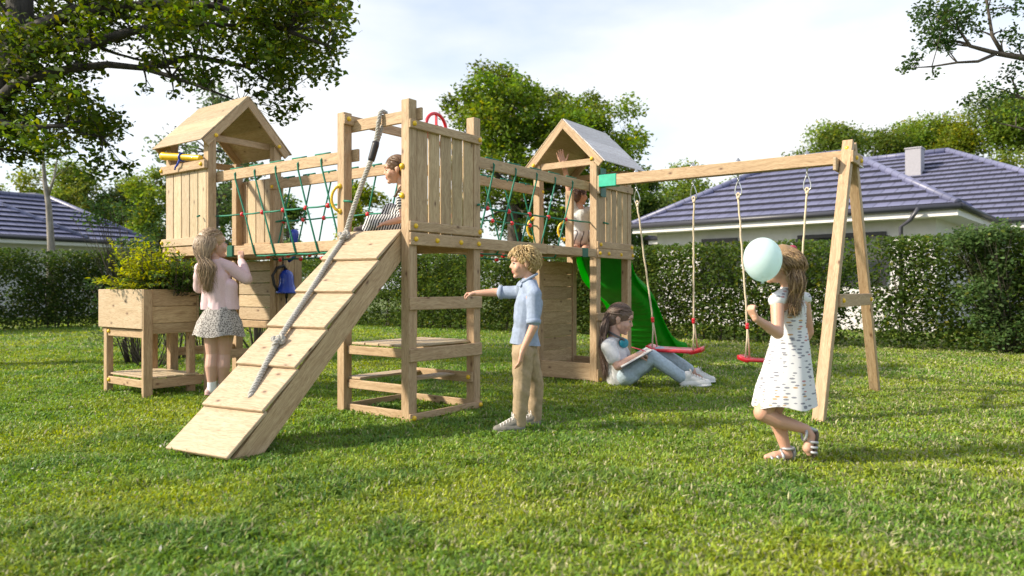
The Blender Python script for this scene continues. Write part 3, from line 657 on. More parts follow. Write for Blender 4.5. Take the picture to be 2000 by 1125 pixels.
def deck(T, u0, u1, v0, v1, z=1.50):
    mb = MB(); n = 7; w = (v1 - v0) / n
    for i in range(n): mb.box((u0, v0 + i * w + .003, z - .022), (u1, v0 + (i + 1) * w - .003, z))
    T.build(mb, 'deck', WOODP)

# ---------------- middle tower
MT = UV('play_tower', 'roofless wooden middle play tower with a slatted side panel and a table underneath', 'play tower', -.43, .45)
for (u, v) in ((-.855, 0), (-.09, 0), (-.09, .808), (-.855, .808)): MT.box('post', (u, v, 0), (u + PW, v + PW, 2.56))
slats_u(MT, -.024, .094, .804, 1.49, 2.375)
r = MT.box('rail', (.001, -.006, 2.325), (.024, .893, 2.395)); MT.caps(r, [(.024, .035, 2.362), (.024, .858, 2.362)], (1, 0, 0))
r = MT.box('rail', (.001, -.006, 1.512), (.024, .893, 1.590)); MT.caps(r, [(.024, .05, 1.552), (.024, .858, 1.552)], (1, 0, 0))
r = MT.box('board', (.001, -.012, .885), (.025, .893, .988))
r = MT.box('board', (.001, -.010, .473), (.025, .893, .580))
r = MT.box('board', (.001, -.008, .004), (.025, .893, .064)); MT.caps(r, [(.025, .03, .03), (.025, .865, .034)], (1, 0, 0))
MT.box('top_rail', (-.87, .091, 2.40), (.045, .115, 2.50)); r = MT.box('top_rail', (-.764, -.012, 2.452), (-.740, .80, 2.535)); MT.caps(r, [(-.74, .03, 2.50)], (1, 0, 0))
MT.box('side_rail', (-.764, .035, .497), (-.091, .06, .571)); MT.box('side_rail', (-.764, .035, .209), (-.091, .06, .283))
MT.box('side_rail', (-.764, .04, .004), (-.091, .065, .074)); MT.box('side_rail', (-.83, .838, .004), (-.091, .862, .074)); MT.box('side_rail', (-.82, .091, .004), (-.797, .806, .074))
r = MT.box('side_rail', (-.80, .783, .235), (-.005, .806, .325)); MT.caps(r, [(-.045, .783, .28)], (0, -1, 0))
MT.box('side_rail', (-.79, .83, .497), (-.091, .855, .571))
mb = MB()
for i in range(4): a = -.70 + i * .165; mb.box((a, -.002 + .03, .583), (a + .155, .88, .603))
MT.build(mb, 'table_top', WOODP)
mb = MB(); mb.box((-.80, .05, .286), (-.62, .84, .306)); MT.build(mb, 'bench_seat', WOODP); mb = MB(); mb.box((-.35, .30, .286), (-.20, .80, .306)); MT.build(mb, 'bench_seat', WOODP)
deck(MT, -.765, -.03, .06, .84, 1.497); MT.box('joist', (-.764, .03, 1.38), (-.091, .058, 1.47)); MT.box('joist', (-.764, .842, 1.38), (-.091, .868, 1.47)); MT.box('joist', (-.80, .1, 1.38), (-.775, .80, 1.47))
def grip(T, u, v, z0, z1, side, hide=False):
    mb = MB(); h = z1 - z0; P_ = []
    for i in range(13):
        a = i / 12; P_.append((u - .05 * math.sin(math.pi * a) ** .4, v - .012 + .11 * math.sin(math.pi * a) ** .8, z0 + h * a)) if hide else P_.append((u - .0 + side * .055 * math.sin(math.pi * a) ** .5, v - .012 - .035 * math.sin(math.pi * a) ** .6, z0 + h * a))
    mb.tube(P_, .0125, 10)
    for z in (z0, z1): mb.lathe([(0, -.012), (.022, -.012), (.024, -.002), (.017, .012), (0, .014)], (u, v - .006, z), Matrix.Rotation(R(90), 3, 'X'), 12)
    T.build(mb, 'hand_grip', YEL)
grip(MT, -.815, 0, 1.715, 1.93, -1); grip(MT, -.075, 0, 1.795, 2.03, 1, True)
# steering wheel on the inside of the panel
SW = UV('steering_wheel', 'red plastic toy steering wheel showing above the middle tower panel', 'steering wheel', -.07, .41, 2.395)
mb = MB(); c = Vector((-.085, .41, 2.40)); mb.tube([c + Vector((0, math.cos(a) * .125, math.sin(a) * .125)) for a in np.linspace(0, 2 * math.pi, 36, endpoint=False)], .0145, 8, closed=True); SW.build(mb, 'rim', REDP)
mb = MB(); mb.lathe([(0, -.02), (.035, -.02), (.03, .015), (0, .02)], tuple(c), Matrix.Rotation(R(90), 3, 'Y'), 16)
for a in (R(90), R(210), R(330)): mb.bar(c, c + Vector((0, math.cos(a) * .12, math.sin(a) * .12)), .012, .028, up=(1, 0, 0))
mb.bar(c, c + Vector((.06, 0, 0)), .03, .03); SW.build(mb, 'spokes', REDP)

# ---------------- left tower
u0, u1 = -3.628, -2.816; LT = UV('play_tower', 'left wooden play tower with a gabled roof and a low plank wall behind the girl', 'play tower', -3.22, .44)
for (u, v) in ((u0, 0), (u1 - PW, 0), (u1 - PW, .79), (u0, .79)): LT.box('post', (u, v, 0), (u + PW, v + PW, 2.62 if v == 0 or u > -3 else 2.50))
slats_v(LT, -.004, u0 + .005, u1 - .035, 1.50, 2.31)
r = LT.box('rail', (u0 - .035, -.045, 2.275), (u1 + .0, -.006, 2.365)); LT.caps(r, [(u0 - .01, -.045, 2.318), (u1 - .06, -.045, 2.322)], (0, -1, 0))
r = LT.box('rail', (u0 - .03, -.040, 1.502), (u1 - .03, -.006, 1.585), WOODP); LT.caps(r, [(u0 - .005, -.04, 1.545), (u1 - .10, -.04, 1.545)], (0, -1, 0))
r = LT.box('beam', (u0 - .02, -.030, 1.395), (u1 - .02, -.002, 1.492)); LT.caps(r, [(u0 + .3, -.03, 1.442), (u1 - .16, -.03, 1.442)], (0, -1, 0))
slats_v(LT, .875, u0 + .02, u1 + .02, 1.50, 2.30); LT.box('rail', (u0, .855, 1.50), (u1, .873, 1.58)); LT.box('rail', (u0, .895, 2.22), (u1, .915, 2.30))
deck(LT, u0 + .02, u1 - .01, .03, .85); LT.box('joist', (u0 + .09, .80, 1.38), (u1 - PW, .83, 1.46)); LT.box('joist', (u1 - .06, .09, 1.38), (u1 - .032, .79, 1.47)); LT.box('joist', (u0 + .03, .09, 1.38), (u0 + .06, .79, 1.47))
mb = MB(); zz = [.70, .845, .985, 1.12, 1.255, 1.37]
for i in range(5): mb.box((u0 + PW + .002, .815, zz[i] + .004), (u1 - PW - .002, .838, zz[i + 1] - .003))
LT.build(mb, 'plank_wall', WOODP); LT.box('joist', (u0 + PW, .80, .615), (u1 - PW, .835, .695))
LT.box('side_rail', (u0 + .03, .09, .33), (u0 + .055, .79, .42)); LT.box('side_rail', (u1 - .06, .09, .33), (u1 - .035, .79, .42))
LT.box('side_rail', (u0 + .03, .09, .02), (u0 + .055, .79, .10)); LT.box('side_rail', (u0 + .09, .82, .02), (u1 - .09, .845, .10))
mb = MB(); 
for i in range(3): mb.box((u1 + .003, .815 + i * .108, .55), (u1 + .024, .815 + i * .108 + .105, 1.475))
LT.build(mb, 'side_panel', WOOD)
def gable_roof(T, ax, c, half, a0, a1, z_e, z_r, over=.0, pm=None):
    """ridge along axis ax ('u' or 'v') at cross position c, from a0 to a1; eaves at c +- half"""
    def Pt(a, x, z): return (a, x, z) if ax == 'u' else (x, a, z)
    for sd in (-1, 1):
        mb = MB(); e0, e1, r0_, r1_ = Vector(Pt(a0, c + sd * half, z_e)), Vector(Pt(a1, c + sd * half, z_e)), Vector(Pt(a0, c, z_r)), Vector(Pt(a1, c, z_r))
        sl_ = (r0_ - e0); x = (e1 - e0).normalized(); y = sl_.normalized(); z = x.cross(y)
        if z.z < 0: z = -z
        Lx = (e1 - e0).length; Ly = sl_.length; n = 4; M = Matrix((x, y, z)).transposed()
        for i in range(n):
            y0, y1 = Ly * i / n, Ly * (i + 1) / n
            Mt = M @ Matrix.Rotation(R(1.6), 3, 'X')
            mb.box((0, y0 - .012, 0), (Lx, y1 + .012 if i < n - 1 else y1, .013), M, e0 + z * (.004 * (n - i) * .5 + (.004 if i < n - 1 else 0)), ch=.002)
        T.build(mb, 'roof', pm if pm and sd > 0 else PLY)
    for (a, sgn) in ((a0, 1), (a1, -1)):
        p0 = None
        for sd in (-1, 1):
            mb = MB(); am = a + sgn * .016; e = Vector(Pt(am, c + sd * (half - .03), z_e - .020)); r_ = Vector(Pt(am, c, z_r - .045)); mb.bar(e, r_ + (r_ - e).normalized() * (.03 if sd < 0 else -.012), .028 if sd < 0 else .026, .085, up=Pt(1, 0, 0) if False else ((0, 0, 1)))
            T.build(mb, 'rafter', WOOD)
gable_roof(LT, 'u', .44, .525, -3.715, -2.775, 2.545, 3.085)
LT.box('tie_beam', (u1 - .118, .085, 2.585), (u1 - .092, .795, 2.655)); LT.box('tie_beam', (u0 + .002, .09, 2.42), (u0 + .03, .79, 2.49))
LT.caps(LT.t, [(-2.775, .06, 2.618), (-2.775, .82, 2.618)], (1, 0, 0))
# telescope strapped to the panel's top rail
TE = UV('telescope', 'yellow toy telescope held by a blue strap on the left tower rail', 'telescope', -3.2, -.03, 2.40)
p0, p1 = Vector((-3.60, -.05, 2.475)), Vector((-2.90, -.03, 2.385)); x = (p1 - p0).normalized(); M = x.to_track_quat('Z', 'Y').to_matrix(); L = (p1 - p0).length
mb = MB(); mb.lathe([(.026, .03), (.026, .0), (.043, .0), (.046, .01), (.046, .04), (.040, .05), (.038, L * .5), (.033, L * .51), (.030, L - .02), (.026, L), (0, L)], p0, M, 20); TE.build(mb, 'tube', YEL)
mb = MB(); mb.lathe([(0, .02), (.030, .02)], p0, M, 18); TE.build(mb, 'lens', BLACKP)
mb = MB(); m_ = p0.lerp(p1, .52); mb.tube([m_ + M @ Vector((math.cos(a) * .038, math.sin(a) * .038, 0)) for a in np.linspace(0, 6.283, 20, endpoint=False)], .012, 6, closed=True); mb.tube([m_ + Vector((0, -.03, -.03)), m_ + Vector((-.03, -.035, -.08)), m_ + Vector((-.08, -.03, -.10)), m_ + Vector((-.09, -.03, -.13))], [.012, .011, .010, .008], 6); TE.build(mb, 'strap', BLUEP)

# ---------------- right tower
RT = UV('play_tower', 'right wooden play tower with a gabled roof, one slope coloured pale by painted sky sheen, joined to the green slide', 'play tower', -.43, 3.36)
V0, V1 = 2.95, 3.78
for (u, v, h) in ((-.855, V0, 2.50), (-.09, V0, 2.48), (-.09, V1 - PW, 2.46), (-.855, V1 - PW, 2.46)): RT.box('post', (u, v, 0), (u + PW, v + PW, h))
RT.box('entry_post', (-.415, V0 + .004, 1.505), (-.325, V0 + .05, 2.17))
slats_u(RT, -.024, V0 + PW + .004, V1 - PW - .004, 1.49, 2.26)
r = RT.box('rail', (.001, V0 - .006, 1.505), (.024, V1 + .01, 1.582)); RT.caps(r, [(.024, V0 + .05, 1.548), (.024, V1 - .04, 1.545)], (1, 0, 0)); RT.box('rail', (.001, V0 + .10, 2.185), (.022, V1 + .01, 2.26))
r = RT.box('beam', (.001, V0 + .003, 1.402), (.026, V1 + .008, 1.503)); RT.caps(r, [(.026, V0 + .03, 1.452), (.026, V0 + .23, 1.452), (.026, V0 + .52, 1.452), (.026, V1 - .02, 1.452)], (1, 0, 0))
RT.box('beam', (-.90, V0 - .03, 1.415), (-.091, V0 - .003, 1.512))
RT.box('board', (.001, V0 - .01, .700), (.024, V1 + .01, .785)); r = RT.box('board', (.001, V0 - .005, .005), (.024, V1 + .01, .16)); RT.caps(r, [(.024, V0 + .04, .05)], (1, 0, 0))
RT.box('board', (-.765, V0 + .02, .03), (-.091, V0 + .045, .22)); RT.box('board', (-.82, V1 - .06, .01), (-.091, V1 - .035, .22)); 
mb = MB()
for i in range(9): mb.box((-.80, V0 + PW + .002, .02 + i * .152), (-.778, V1 - PW - .002, .02 + i * .152 + .149))
RT.build(mb, 'plank_wall', WOOD)
deck(RT, -.84, -.03, V0 + .05, V1 - .02)
gable_roof(RT, 'v', -.43, .525, V0 - .03, V1 + .13, 2.455, 2.985, pm=PLY_SKY)
RT.box('tie_beam', (-.765, V0 + .02, 2.440), (-.091, V0 + .046, 2.515)); RT.box('tie_beam', (-.765, V1 - .05, 2.40), (-.091, V1 - .025, 2.47))
RT.caps(RT.t, [(-.045, V0 - .03, 2.50), (-.83, V0 - .03, 2.50)], (0, -1, 0))
grip(RT, -.43, V0 + .01, 1.62, 1.82, -1); grip(RT, -.86, V0 + .01, 1.66, 1.88, -1)
RT.box('mounting_board', (.001, V0 + .006, 2.11), (.028, V0 + .04, 2.31), WOODP)

# ---------------- slide
SL = UV('slide', 'bright green wavy plastic slide behind the right tower, ending on the lawn', 'slide', -.42, 4.6)
prof = [(3.66, 1.50), (3.78, 1.46), (3.87, 1.27), (3.98, 1.09), (4.15, .985), (4.33, .91), (4.57, .77), (4.76, .55), (4.96, .35), (5.16, .205), (5.36, .13), (5.60, .10)]
pv = np.array([p[0] for p in prof]); pz = np.array([p[1] for p in prof]); vv = np.linspace(3.66, 5.60, 96); zs = np.interp(vv, pv, pz)
for _ in range(6): zs[1:-1] = (zs[:-2] + 2 * zs[1:-1] + zs[2:]) / 4
uc = -.42; w = .25
def section(v, z, i):
    rib = .015 * math.sin((v) * 2 * math.pi / .075) if 4.30 < v < 5.15 else 0
    hgt = .20; k = [(-w - .075, hgt - .03), (-w - .07, hgt), (-w - .01, hgt), (-w + .02, .02), (-w + .06, 0), (0, -.004), (w - .06, 0), (w - .02, .02), (w + .01, hgt), (w + .07, hgt), (w + .075, hgt - .03), (w + .07, hgt - .05), (w + .055, hgt - .10), (w + .03, -.005), (w - .05, -.03 + rib), (0, -.034 + rib), (-w + .05, -.03 + rib), (-w - .0, -.005), (-w - .02, hgt - .04), (-w - .045, hgt - .025)]
    return [(uc + a, v, z + b) for a, b in k]
mb = MB(); secs = [section(v, z, i) for i, (v, z) in enumerate(zip(vv, zs))]; ns = len(secs[0]); VV = [p for s_ in secs for p in s_]; FF = []
for i in range(len(secs) - 1):
    for k in range(ns): FF.append((i * ns + k, i * ns + (k + 1) % ns, (i + 1) * ns + (k + 1) % ns, (i + 1) * ns + k))
FF.append(tuple(range(ns))); FF.append(tuple((len(secs) - 1) * ns + k for k in range(ns))[::-1]); mb.add(VV, FF, None, 0, True); so = SL.build(mb, 'chute', SLIDE)
for sd in (-1, 1):
    mb = MB(); VV = []; FF = []
    for v, z in zip(vv, zs): VV += [(uc + sd * (w + a), v, z + .20 + b) for a, b in ((.060, .006), (.082, .004), (.138, -.120), (.130, -.124), (.070, -.006))]
    for i in range(len(vv) - 1): FF += [(i * 5 + k, i * 5 + (k + 1) % 5, (i + 1) * 5 + (k + 1) % 5, (i + 1) * 5 + k) for k in range(5)]
    FF += [tuple(range(5)), tuple((len(vv) - 1) * 5 + k for k in range(5))]; mb.add(VV, FF, None, 0, True); SL.build(mb, 'rim', SLIDE_LIT, so)
mb = MB(); mb.bar((uc - .05, 5.45, 0), (uc - .05, 5.45, .08), .05, .05, up=(1, 0, 0)); mb.bar((uc + .1, 5.45, 0), (uc + .1, 5.45, .08), .05, .05, up=(1, 0, 0)); SL.build(mb, 'foot', SLIDE)

# ---------------- climbing ramp
rb = Vector((-.180, -1.665, 0)); rt_ = Vector((-.378, -.012, 1.512)); ax = rt_ - rb; L = ax.length; axn = ax.normalized(); yaw = math.atan2(-ax.x, ax.y)
acr = Vector((math.cos(yaw), math.sin(yaw), 0)); nrm = acr.cross(axn).normalized(); RM = Matrix((acr, axn, nrm)).transposed(); RW = .575
RP = UV('climbing_ramp', 'sloping wooden climbing ramp of overlapping boards leaning on the middle tower', 'ramp', rb.x, rb.y)
for sd in (-1, 1):
    mb = MB(); o = rb; x0 = sd * (RW / 2 - .03); x1 = x0 + .028 * (1 if sd < 0 else -1) * -1
    xa, xb_ = (RW / 2 - .032, RW / 2 - .006) if sd > 0 else (-RW / 2 + .006, -RW / 2 + .032)
    ang = math.atan2(ax.z, math.hypot(ax.x, ax.y)); hb = .165; run = hb / math.tan(ang) 
    ys0 = 0.0; pts = [(0.0, -.002), (L, -.002), (L + .0, -hb), (hb / math.tan(ang), -hb)]; verts = []
    for xx in (xa, xb_):
        for (yy, zz_) in pts: verts.append(o + RM @ Vector((xx, yy, zz_)))
    ru = random.random() * 9; fu = [[(pts[i][0] + ru, pts[i][1] + ru) for i in f] for f in ((3, 2, 1, 0), (0, 1, 2, 3))]
    fs = [(3, 2, 1, 0), (4, 5, 6, 7)] + [(i, (i + 1) % 4, 4 + (i + 1) % 4, 4 + i) for i in range(4)]
    us = fu + [[(ru + j, ru) for j in (0, 1, 1.03, .03)]] * 4
    mb.add(verts, fs, us); RP.build(mb, 'side_board', WOOD)
nb = 6; bl = L / nb
for i in range(nb):
    mb = MB(); tilt = Matrix.Rotation(R(-4.3), 3, 'X'); y0 = i * bl + (.0 if i == 0 else -.012)
    mb.box((-RW / 2 + random.uniform(-.003, .003), 0, 0), (RW / 2 + random.uniform(-.003, .003), bl + .012, .024), RM @ tilt, rb + RM @ Vector((0, y0, .029)), ch=.004)
    RP.build(mb, 'tread_board', WOODP)
def ramp_pt(x, s, h=.0): return rb + RM @ Vector((x, s, h))

# ---------------- rope bridges
def rope_bridge(T, axis, s0, s1, near, far, tops, bots, joints, ftops, fbots, fjoints, stub):
    """axis 'u' or 'v': running coordinate s; near/far: cross coordinate of the two sides"""
    def P_(s, c, z): return (s, c, z) if axis == 'u' else (c, s, z)
    sg = 1 if far > near else -1
    def B(name, sa, sb, c, th, za, zb): return T.box(name, P_(sa, c, za), P_(sb, c + th * sg, zb))
    b1 = B('handrail', s0, s1, near, .026, 2.148, 2.252); b2 = B('handrail', s0, s1, far, -.026, 2.148, 2.250)
    d2 = B('deck_beam', s0 + .03, s1 - .02, far, -.026, 1.405, 1.485)
    if axis == 'u': d1 = B('deck_beam', s0 + .03, s1 - .02, near, .026, 1.388, 1.482)
    mb = MB(); n = 11; a0, a1 = min(near, far) + .03, max(near, far) - .03
    for i in range(n):
        s = s0 + .16 + (s1 - s0 - .32) * i / (n - 1); mb.box(P_(s - .05, a0 if axis == 'u' else a0, 1.462), P_(s + .05, a1, 1.481))
    T.build(mb, 'deck', WOODP)
    for nm, c, tp, bt, jn, sd in (('near', near + .013 * sg, tops, bots, joints, 1), ('far', far - .013 * sg, ftops, fbots, fjoints, -1)):
        mb = MB(); rd = .0085; out_ = .022 * sg * sd
        for t_, b_ in zip(tp, bt):
            mb.tube([P_(t_, c + out_, 2.258), P_(t_, c - out_, 2.20), P_(t_, c - out_ * .6, 2.145), P_((t_ + b_) / 2 + random.uniform(-.01, .01), c - out_ * .9, 1.79), P_(b_, c - out_ * 1.0, 1.40), P_(b_ + .005, c, 1.378)], rd, 7)
            mb.tube([P_(t_ - .10, c - out_ * .1, 2.259), P_(t_ + .10, c + out_ * .1, 2.259)], rd, 6)
        for i in range(len(bt) - 1): mb.tube([P_(bt[i], c, 1.377), P_((bt[i] + bt[i + 1]) / 2, c, 1.372), P_(bt[i + 1], c, 1.377)], rd, 6)
        hz = [(s0 + .0, 1.80)] + [(j, 1.79) for j in jn] + [(s1 + .0, 1.80)]
        for i in range(len(hz) - 1):
            (a, za), (b, zb) = hz[i], hz[i + 1]; mb.tube([P_(a, c - out_ * .9, za), P_((a + b) / 2, c - out_ * .9, (za + zb) / 2 - .004), P_(b, c - out_ * .9, zb)], rd, 7)
        T.build(mb, 'side_net', GRNR)
        for j in jn:
            mb = MB(); mb.ball(P_(j, c - out_ * .9, 1.79), .024, seg=10, ring=6); T.build(mb, 'rope_joint', REDP)
        for i in range(len(bt) - 1):
            mb = MB(); mb.ball(P_((bt[i] * .55 + bt[i + 1] * .45), c + .03 * sg * sd, 1.368), .022, seg=10, ring=6); T.build(mb, 'rope_joint', REDP)
    for s, c, z, ds, dc in stub:
        mb = MB(); mb.tube([P_(s, c, z), P_(s + ds * .5, c + dc * .5, z - .004), P_(s + ds, c + dc, z - .012)], .010, 7); T.build(mb, 'rope_end', GRNR)
LB = UV('rope_bridge', 'rope bridge with green netting between the left and the middle tower', 'rope bridge', -1.8, .45)
tp = [-2.49, -2.165, -1.836, -1.502, -1.172]; bt = [-2.16, -1.85, -1.535, -1.216, -.90]; ft = [-2.56, -2.22, -1.894, -1.56, -1.23, -.90]; fb = [-2.834, -2.48, -2.13, -1.80, -1.46, -1.13]
rope_bridge(LB, 'u', -2.90, -.70, .094, .80, tp, bt, [-2.362, -2.034, -1.712, -1.384, -1.076], ft, fb, [-2.684, -2.347, -2.01, -1.69, -1.35, -1.02], [(-.762, -.005, 1.80, .085, .02), (-2.92, -.03, 1.80, -.0, -.03), (-2.60, .79, 1.80, -.14, -.03)])
LB.caps(LB.t, [(-2.84, .774, 2.18)], (0, -1, 0)); LB.box('connector', (-2.62, .078, 1.375), (-2.52, .120, 1.49), GRND)
RB = UV('rope_bridge', 'rope bridge with green netting between the middle and the right tower', 'rope bridge', -.4, 1.9)
tp = [1.207, 1.553, 1.911, 2.249, 2.591]; bt = [.94, 1.262, 1.60, 1.938, 2.249]; ft = [1.983 - .70, 1.983 - .35, 1.983, 2.329, 2.68]; fb = [1.63, 1.97, 2.30, 2.66, 3.0]
rope_bridge(RB, 'v', .86, 3.06, -.094, -.80, tp, bt, [1.10, 1.434, 1.777, 2.114, 2.447], ft, fb, [1.42, 1.76, 2.108, 2.463, 2.818], [(.885, .0, 1.80, -.06, .03), (3.10, .0, 1.80, .06, .03)])
b = RB.box('deck_beam', (.001, -.004, 1.400), (.026, 1.92, 1.500)); RB.caps(b, [(.026, .05, 1.448), (.026, .30, 1.448), (.026, .60, 1.448), (.026, .84, 1.448)], (1, 0, 0)); RB.box('deck_beam', (.001, 1.924, 1.404), (.026, V0 - .036, 1.492))
RB.caps(RB.t, [(-.77, 3.02, 2.20)], (1, 0, 0)); RB.box('connector', (.0005, 2.60, 1.395), (.031, 2.72, 1.496), GRND)
# stub boards where the bridge handrails pass the posts are the handrail ends themselves

# ---------------- swing frame
SF = UV('swing_stand', 'wooden swing stand with a long top beam and an A shaped end stand', 'swing frame', 1.4, 2.99)
SF.box('top_beam', (.20, 2.945, 2.187), (2.545, 3.035, 2.305))
mb = MB(); mb.box((.030, 2.938, 2.180), (.245, 3.042, 2.312)); SF.build(mb, 'bracket', GRNB); mb = MB(); mb.box((.0285, 2.985, 2.08), (.036, 3.10, 2.40)); SF.build(mb, 'bracket_plate', GRND)
for pb, pt in (((2.613, 1.862, 0), (2.600, 2.955, 2.375)), ((2.610, 4.10, 0), (2.600, 3.03, 2.37))):
    SF.bar('leg', pb, (pt[0], pt[1], pt[2]), .088, .088, up=(1, 0, 0))
b = SF.box('cross_board', (2.648, 2.335, .900), (2.672, 3.62, 1.010)); SF.caps(b, [(2.672, 2.42, .955), (2.672, 3.55, .955)], (1, 0, 0))
b = SF.box('plate_board', (2.650, 2.80, 2.17), (2.674, 3.20, 2.275)); SF.caps(b, [(2.674, 2.90, 2.22), (2.674, 3.1, 2.22)], (1, 0, 0)); b = SF.box('plate_board', (2.52, 2.72, 2.10), (2.548, 3.20, 2.215), WOODP)
SF.box('plate_board', (2.676, 3.0, 2.155), (2.69, 3.14, 2.165), STEEL)
SF.caps(SF.t, [(2.60, 2.89, 2.31)], (0, -1, .1))
HU = [.463, 1.105, 1.577, 2.23]
for h in HU:
    mb = MB(); mb.tube([(h, 2.99, 2.345), (h, 2.99, 2.15)], .007, 8); mb.lathe([(0, .03), (.012, .03), (.014, .018), (.022, .016), (.022, .002), (.03, .0), (.03, -.003), (0, -.003)], (h, 2.99, 2.309), None, 12)
    mb.lathe([(0, 0), (.022, 0), (.022, -.006), (0, -.006)], (h, 2.99, 2.186), None, 12); mb.tube([(h, 2.99 + math.cos(a) * .018, 2.15 - .018 + math.sin(a) * .02) for a in np.linspace(0, 6.283, 14, endpoint=False)], .005, 6, closed=True); SF.build(mb, 'hook', STEEL)
GS = 'red swings hanging from the beam'
def swing(label, ua, ub, zs_, tw):
    um = (ua + ub) / 2; T = UV('swing', label, 'swing', um, 2.99, zs_, GS)
    for h, e in ((ua, um - .235), (ub, um + .235)):
        mb = MB(); pts = []; zt = 2.118
        for a in np.linspace(0, 2 * math.pi, 18, endpoint=False): wv = .030 * (1 + .55 * -math.sin(a)); pts.append((h + math.cos(a) * wv, 2.99 + .004, zt - .075 + math.sin(a) * .075))
        mb.tube(pts, .0062, 8, closed=True); T.build(mb, 'carabiner', STEEL)
        mb = MB(); zj = zs_ + .315; n = 16; P_ = []
        for i in range(n + 1):
            s = i / n; P_.append((h + (e - h) * s + random.uniform(-.004, .004), 2.99 + random.uniform(-.003, .003), 1.965 + (zj - 1.965) * s))
        mb.tube(P_, .0095, 7); mb.tube([(h + math.cos(a) * .014, 2.99, 1.978 + math.sin(a) * .022) for a in np.linspace(0, 6.283, 12, endpoint=False)], .008, 6, closed=True); mb.ball((h, 2.99, 1.95), .016)
        for sy in (-1, 1): mb.tube([(e, 2.99, zj), (e + .004, 2.99 + sy * .02, zj - .12), (e, 2.99 + sy * .062, zs_ + .012)], .0085, 7)
        T.build(mb, 'rope', BEIGER); mb = MB(); mb.lathe([(.012, -.03), (.017, -.028), (.018, -.005), (.015, 0), (.018, .005), (.017, .028), (.012, .03)], (e, 2.99, zj), None, 12); T.build(mb, 'rope_clamp', REDP)
    mb = MB(); Ls = .32; n = 30; VV = []; FF = []
    for i in range(n + 1):
        s = -1 + 2 * i / n; x = um + s * Ls; up_ = .035 * max(0, (abs(s) - .62) / .38) ** 1.2 if abs(s) < .9 else .035 * (.7368) ** 1.2 + .004; dep = .082 * (1 - .12 * max(0, (abs(s) - .85) / .15) ** 2 * 3); hh = .022 + .012 * (abs(s) > .66)
        prof_ = [(-dep, -.006), (-dep, -hh * 1.1), (-dep * .85, -hh * 1.25), (dep * .85, -hh * 1.25), (dep, -hh * 1.1), (dep, -.006), (dep * .9, .004), (0, .0), (-dep * .9, .004)]
        VV += [(x, 2.99 + a, zs_ + up_ + b) for a, b in prof_]
    k = 9
    for i in range(n):
        for j in range(k): FF.append((i * k + j, i * k + (j + 1) % k, (i + 1) * k + (j + 1) % k, (i + 1) * k + j))
    FF += [tuple(range(k))[::-1], tuple(n * k + j for j in range(k))]; mb.add(VV, FF, None, 0, True); T.build(mb, 'seat', REDP); return T
sw = swing('red plastic swing on beige ropes beside the right tower, behind the reading girl', HU[0], HU[1], .385, 0)
# this swing hangs slightly pushed back
ps = Vector(((HU[0] + HU[1]) / 2, 2.99, 2.14)); tl = Matrix.Translation(uv(*ps)) @ Matrix.Rotation(TH, 4, 'Z') @ Matrix.Rotation(R(9.0), 4, 'X') @ Matrix.Rotation(-TH, 4, 'Z') @ Matrix.Translation(-uv(*ps))
sw = sw.t; sw.matrix_world = tl @ (Matrix.Translation(sw.location) @ Matrix.Rotation(TH, 4, 'Z'))
swing('red plastic swing on beige ropes by the frame end, behind the walking girl', HU[2], HU[3], .375, 0)

# ---------------- climbing rope over the ramp
CR = UV('climbing_rope', 'thick grey knotted climbing rope hanging from the middle tower over the ramp', 'rope', -.40, .10, 2.45)
def smooth_path(P_, n=8):
    P_ = [Vector(p) for p in P_]; o = []
    for i in range(len(P_) - 1):
        a, b, c, d = P_[max(i - 1, 0)], P_[i], P_[i + 1], P_[min(i + 2, len(P_) - 1)]
        for k in range(n):
            t = k / n; o.append(.5 * ((2 * b) + (c - a) * t + (2 * a - 5 * b + 4 * c - d) * t * t + (-a + 3 * b - 3 * c + d) * t ** 3))
    return o + [P_[-1]]
def twisted(mb, path, r, pitch=.075, seg=6):
    D = [Vector(p) for p in path]; L = [0]
    for i in range(1, len(D)): L.append(L[-1] + (D[i] - D[i - 1]).length)
    n = max(8, int(L[-1] / .011)); Q_ = []
    for k in range(n + 1):
        s = L[-1] * k / n; j = min(max(np.searchsorted(L, s) - 1, 0), len(D) - 2); f = (s - L[j]) / max(1e-6, L[j + 1] - L[j]); Q_.append((D[j].lerp(D[j + 1], f), s))
    nr = (Q_[1][0] - Q_[0][0]).orthogonal().normalized(); fr = []
    for i, (p, s) in enumerate(Q_):
        t = (Q_[min(i + 1, n)][0] - Q_[max(i - 1, 0)][0]).normalized(); nr = (nr - t * nr.dot(t)).normalized(); fr.append((p, s, nr.copy(), t.cross(nr)))
    for q in range(3):
        mb.tube([p + (a * math.cos(6.283 * (s / pitch + q / 3)) + b_ * math.sin(6.283 * (s / pitch + q / 3))) * r * .52 for p, s, a, b_ in fr], r * .56, seg)
tw_ = -.035
def rp(px_, py_, h):          # point above the ramp surface seen at that place of the photograph
    o = Vector((0, 0, EYE)); d = Vector(((px_ - CX) / FPX, 1, -(py_ - CY) / FPX)); wn_ = ROTZ @ nrm; w0 = uv(rb.x, rb.y, 0) + wn_ * h
    t = (w0 - o).dot(wn_) / d.dot(wn_); p = o + d * t - ORG; return Vector((p.dot(UX), p.dot(VX), p.z))
top = Vector((-.40, .103, 2.50)); k1 = rp(672, 462, .055); k2 = rp(543, 667, .06); end = rp(491, 768, .045)
path = smooth_path([(-.405, .06, 2.42), top + Vector((0, -.035, .0)), top + Vector((0, 0, .028)), top + Vector((0, .035, .0)), (-.41, .085, 2.36), (-.425, .045, 2.24)])
mb = MB(); twisted(mb, path, .019); twisted(mb, smooth_path([(-.405, .055, 2.44), (-.412, .05, 2.35), (-.425, .035, 2.24)]), .018)
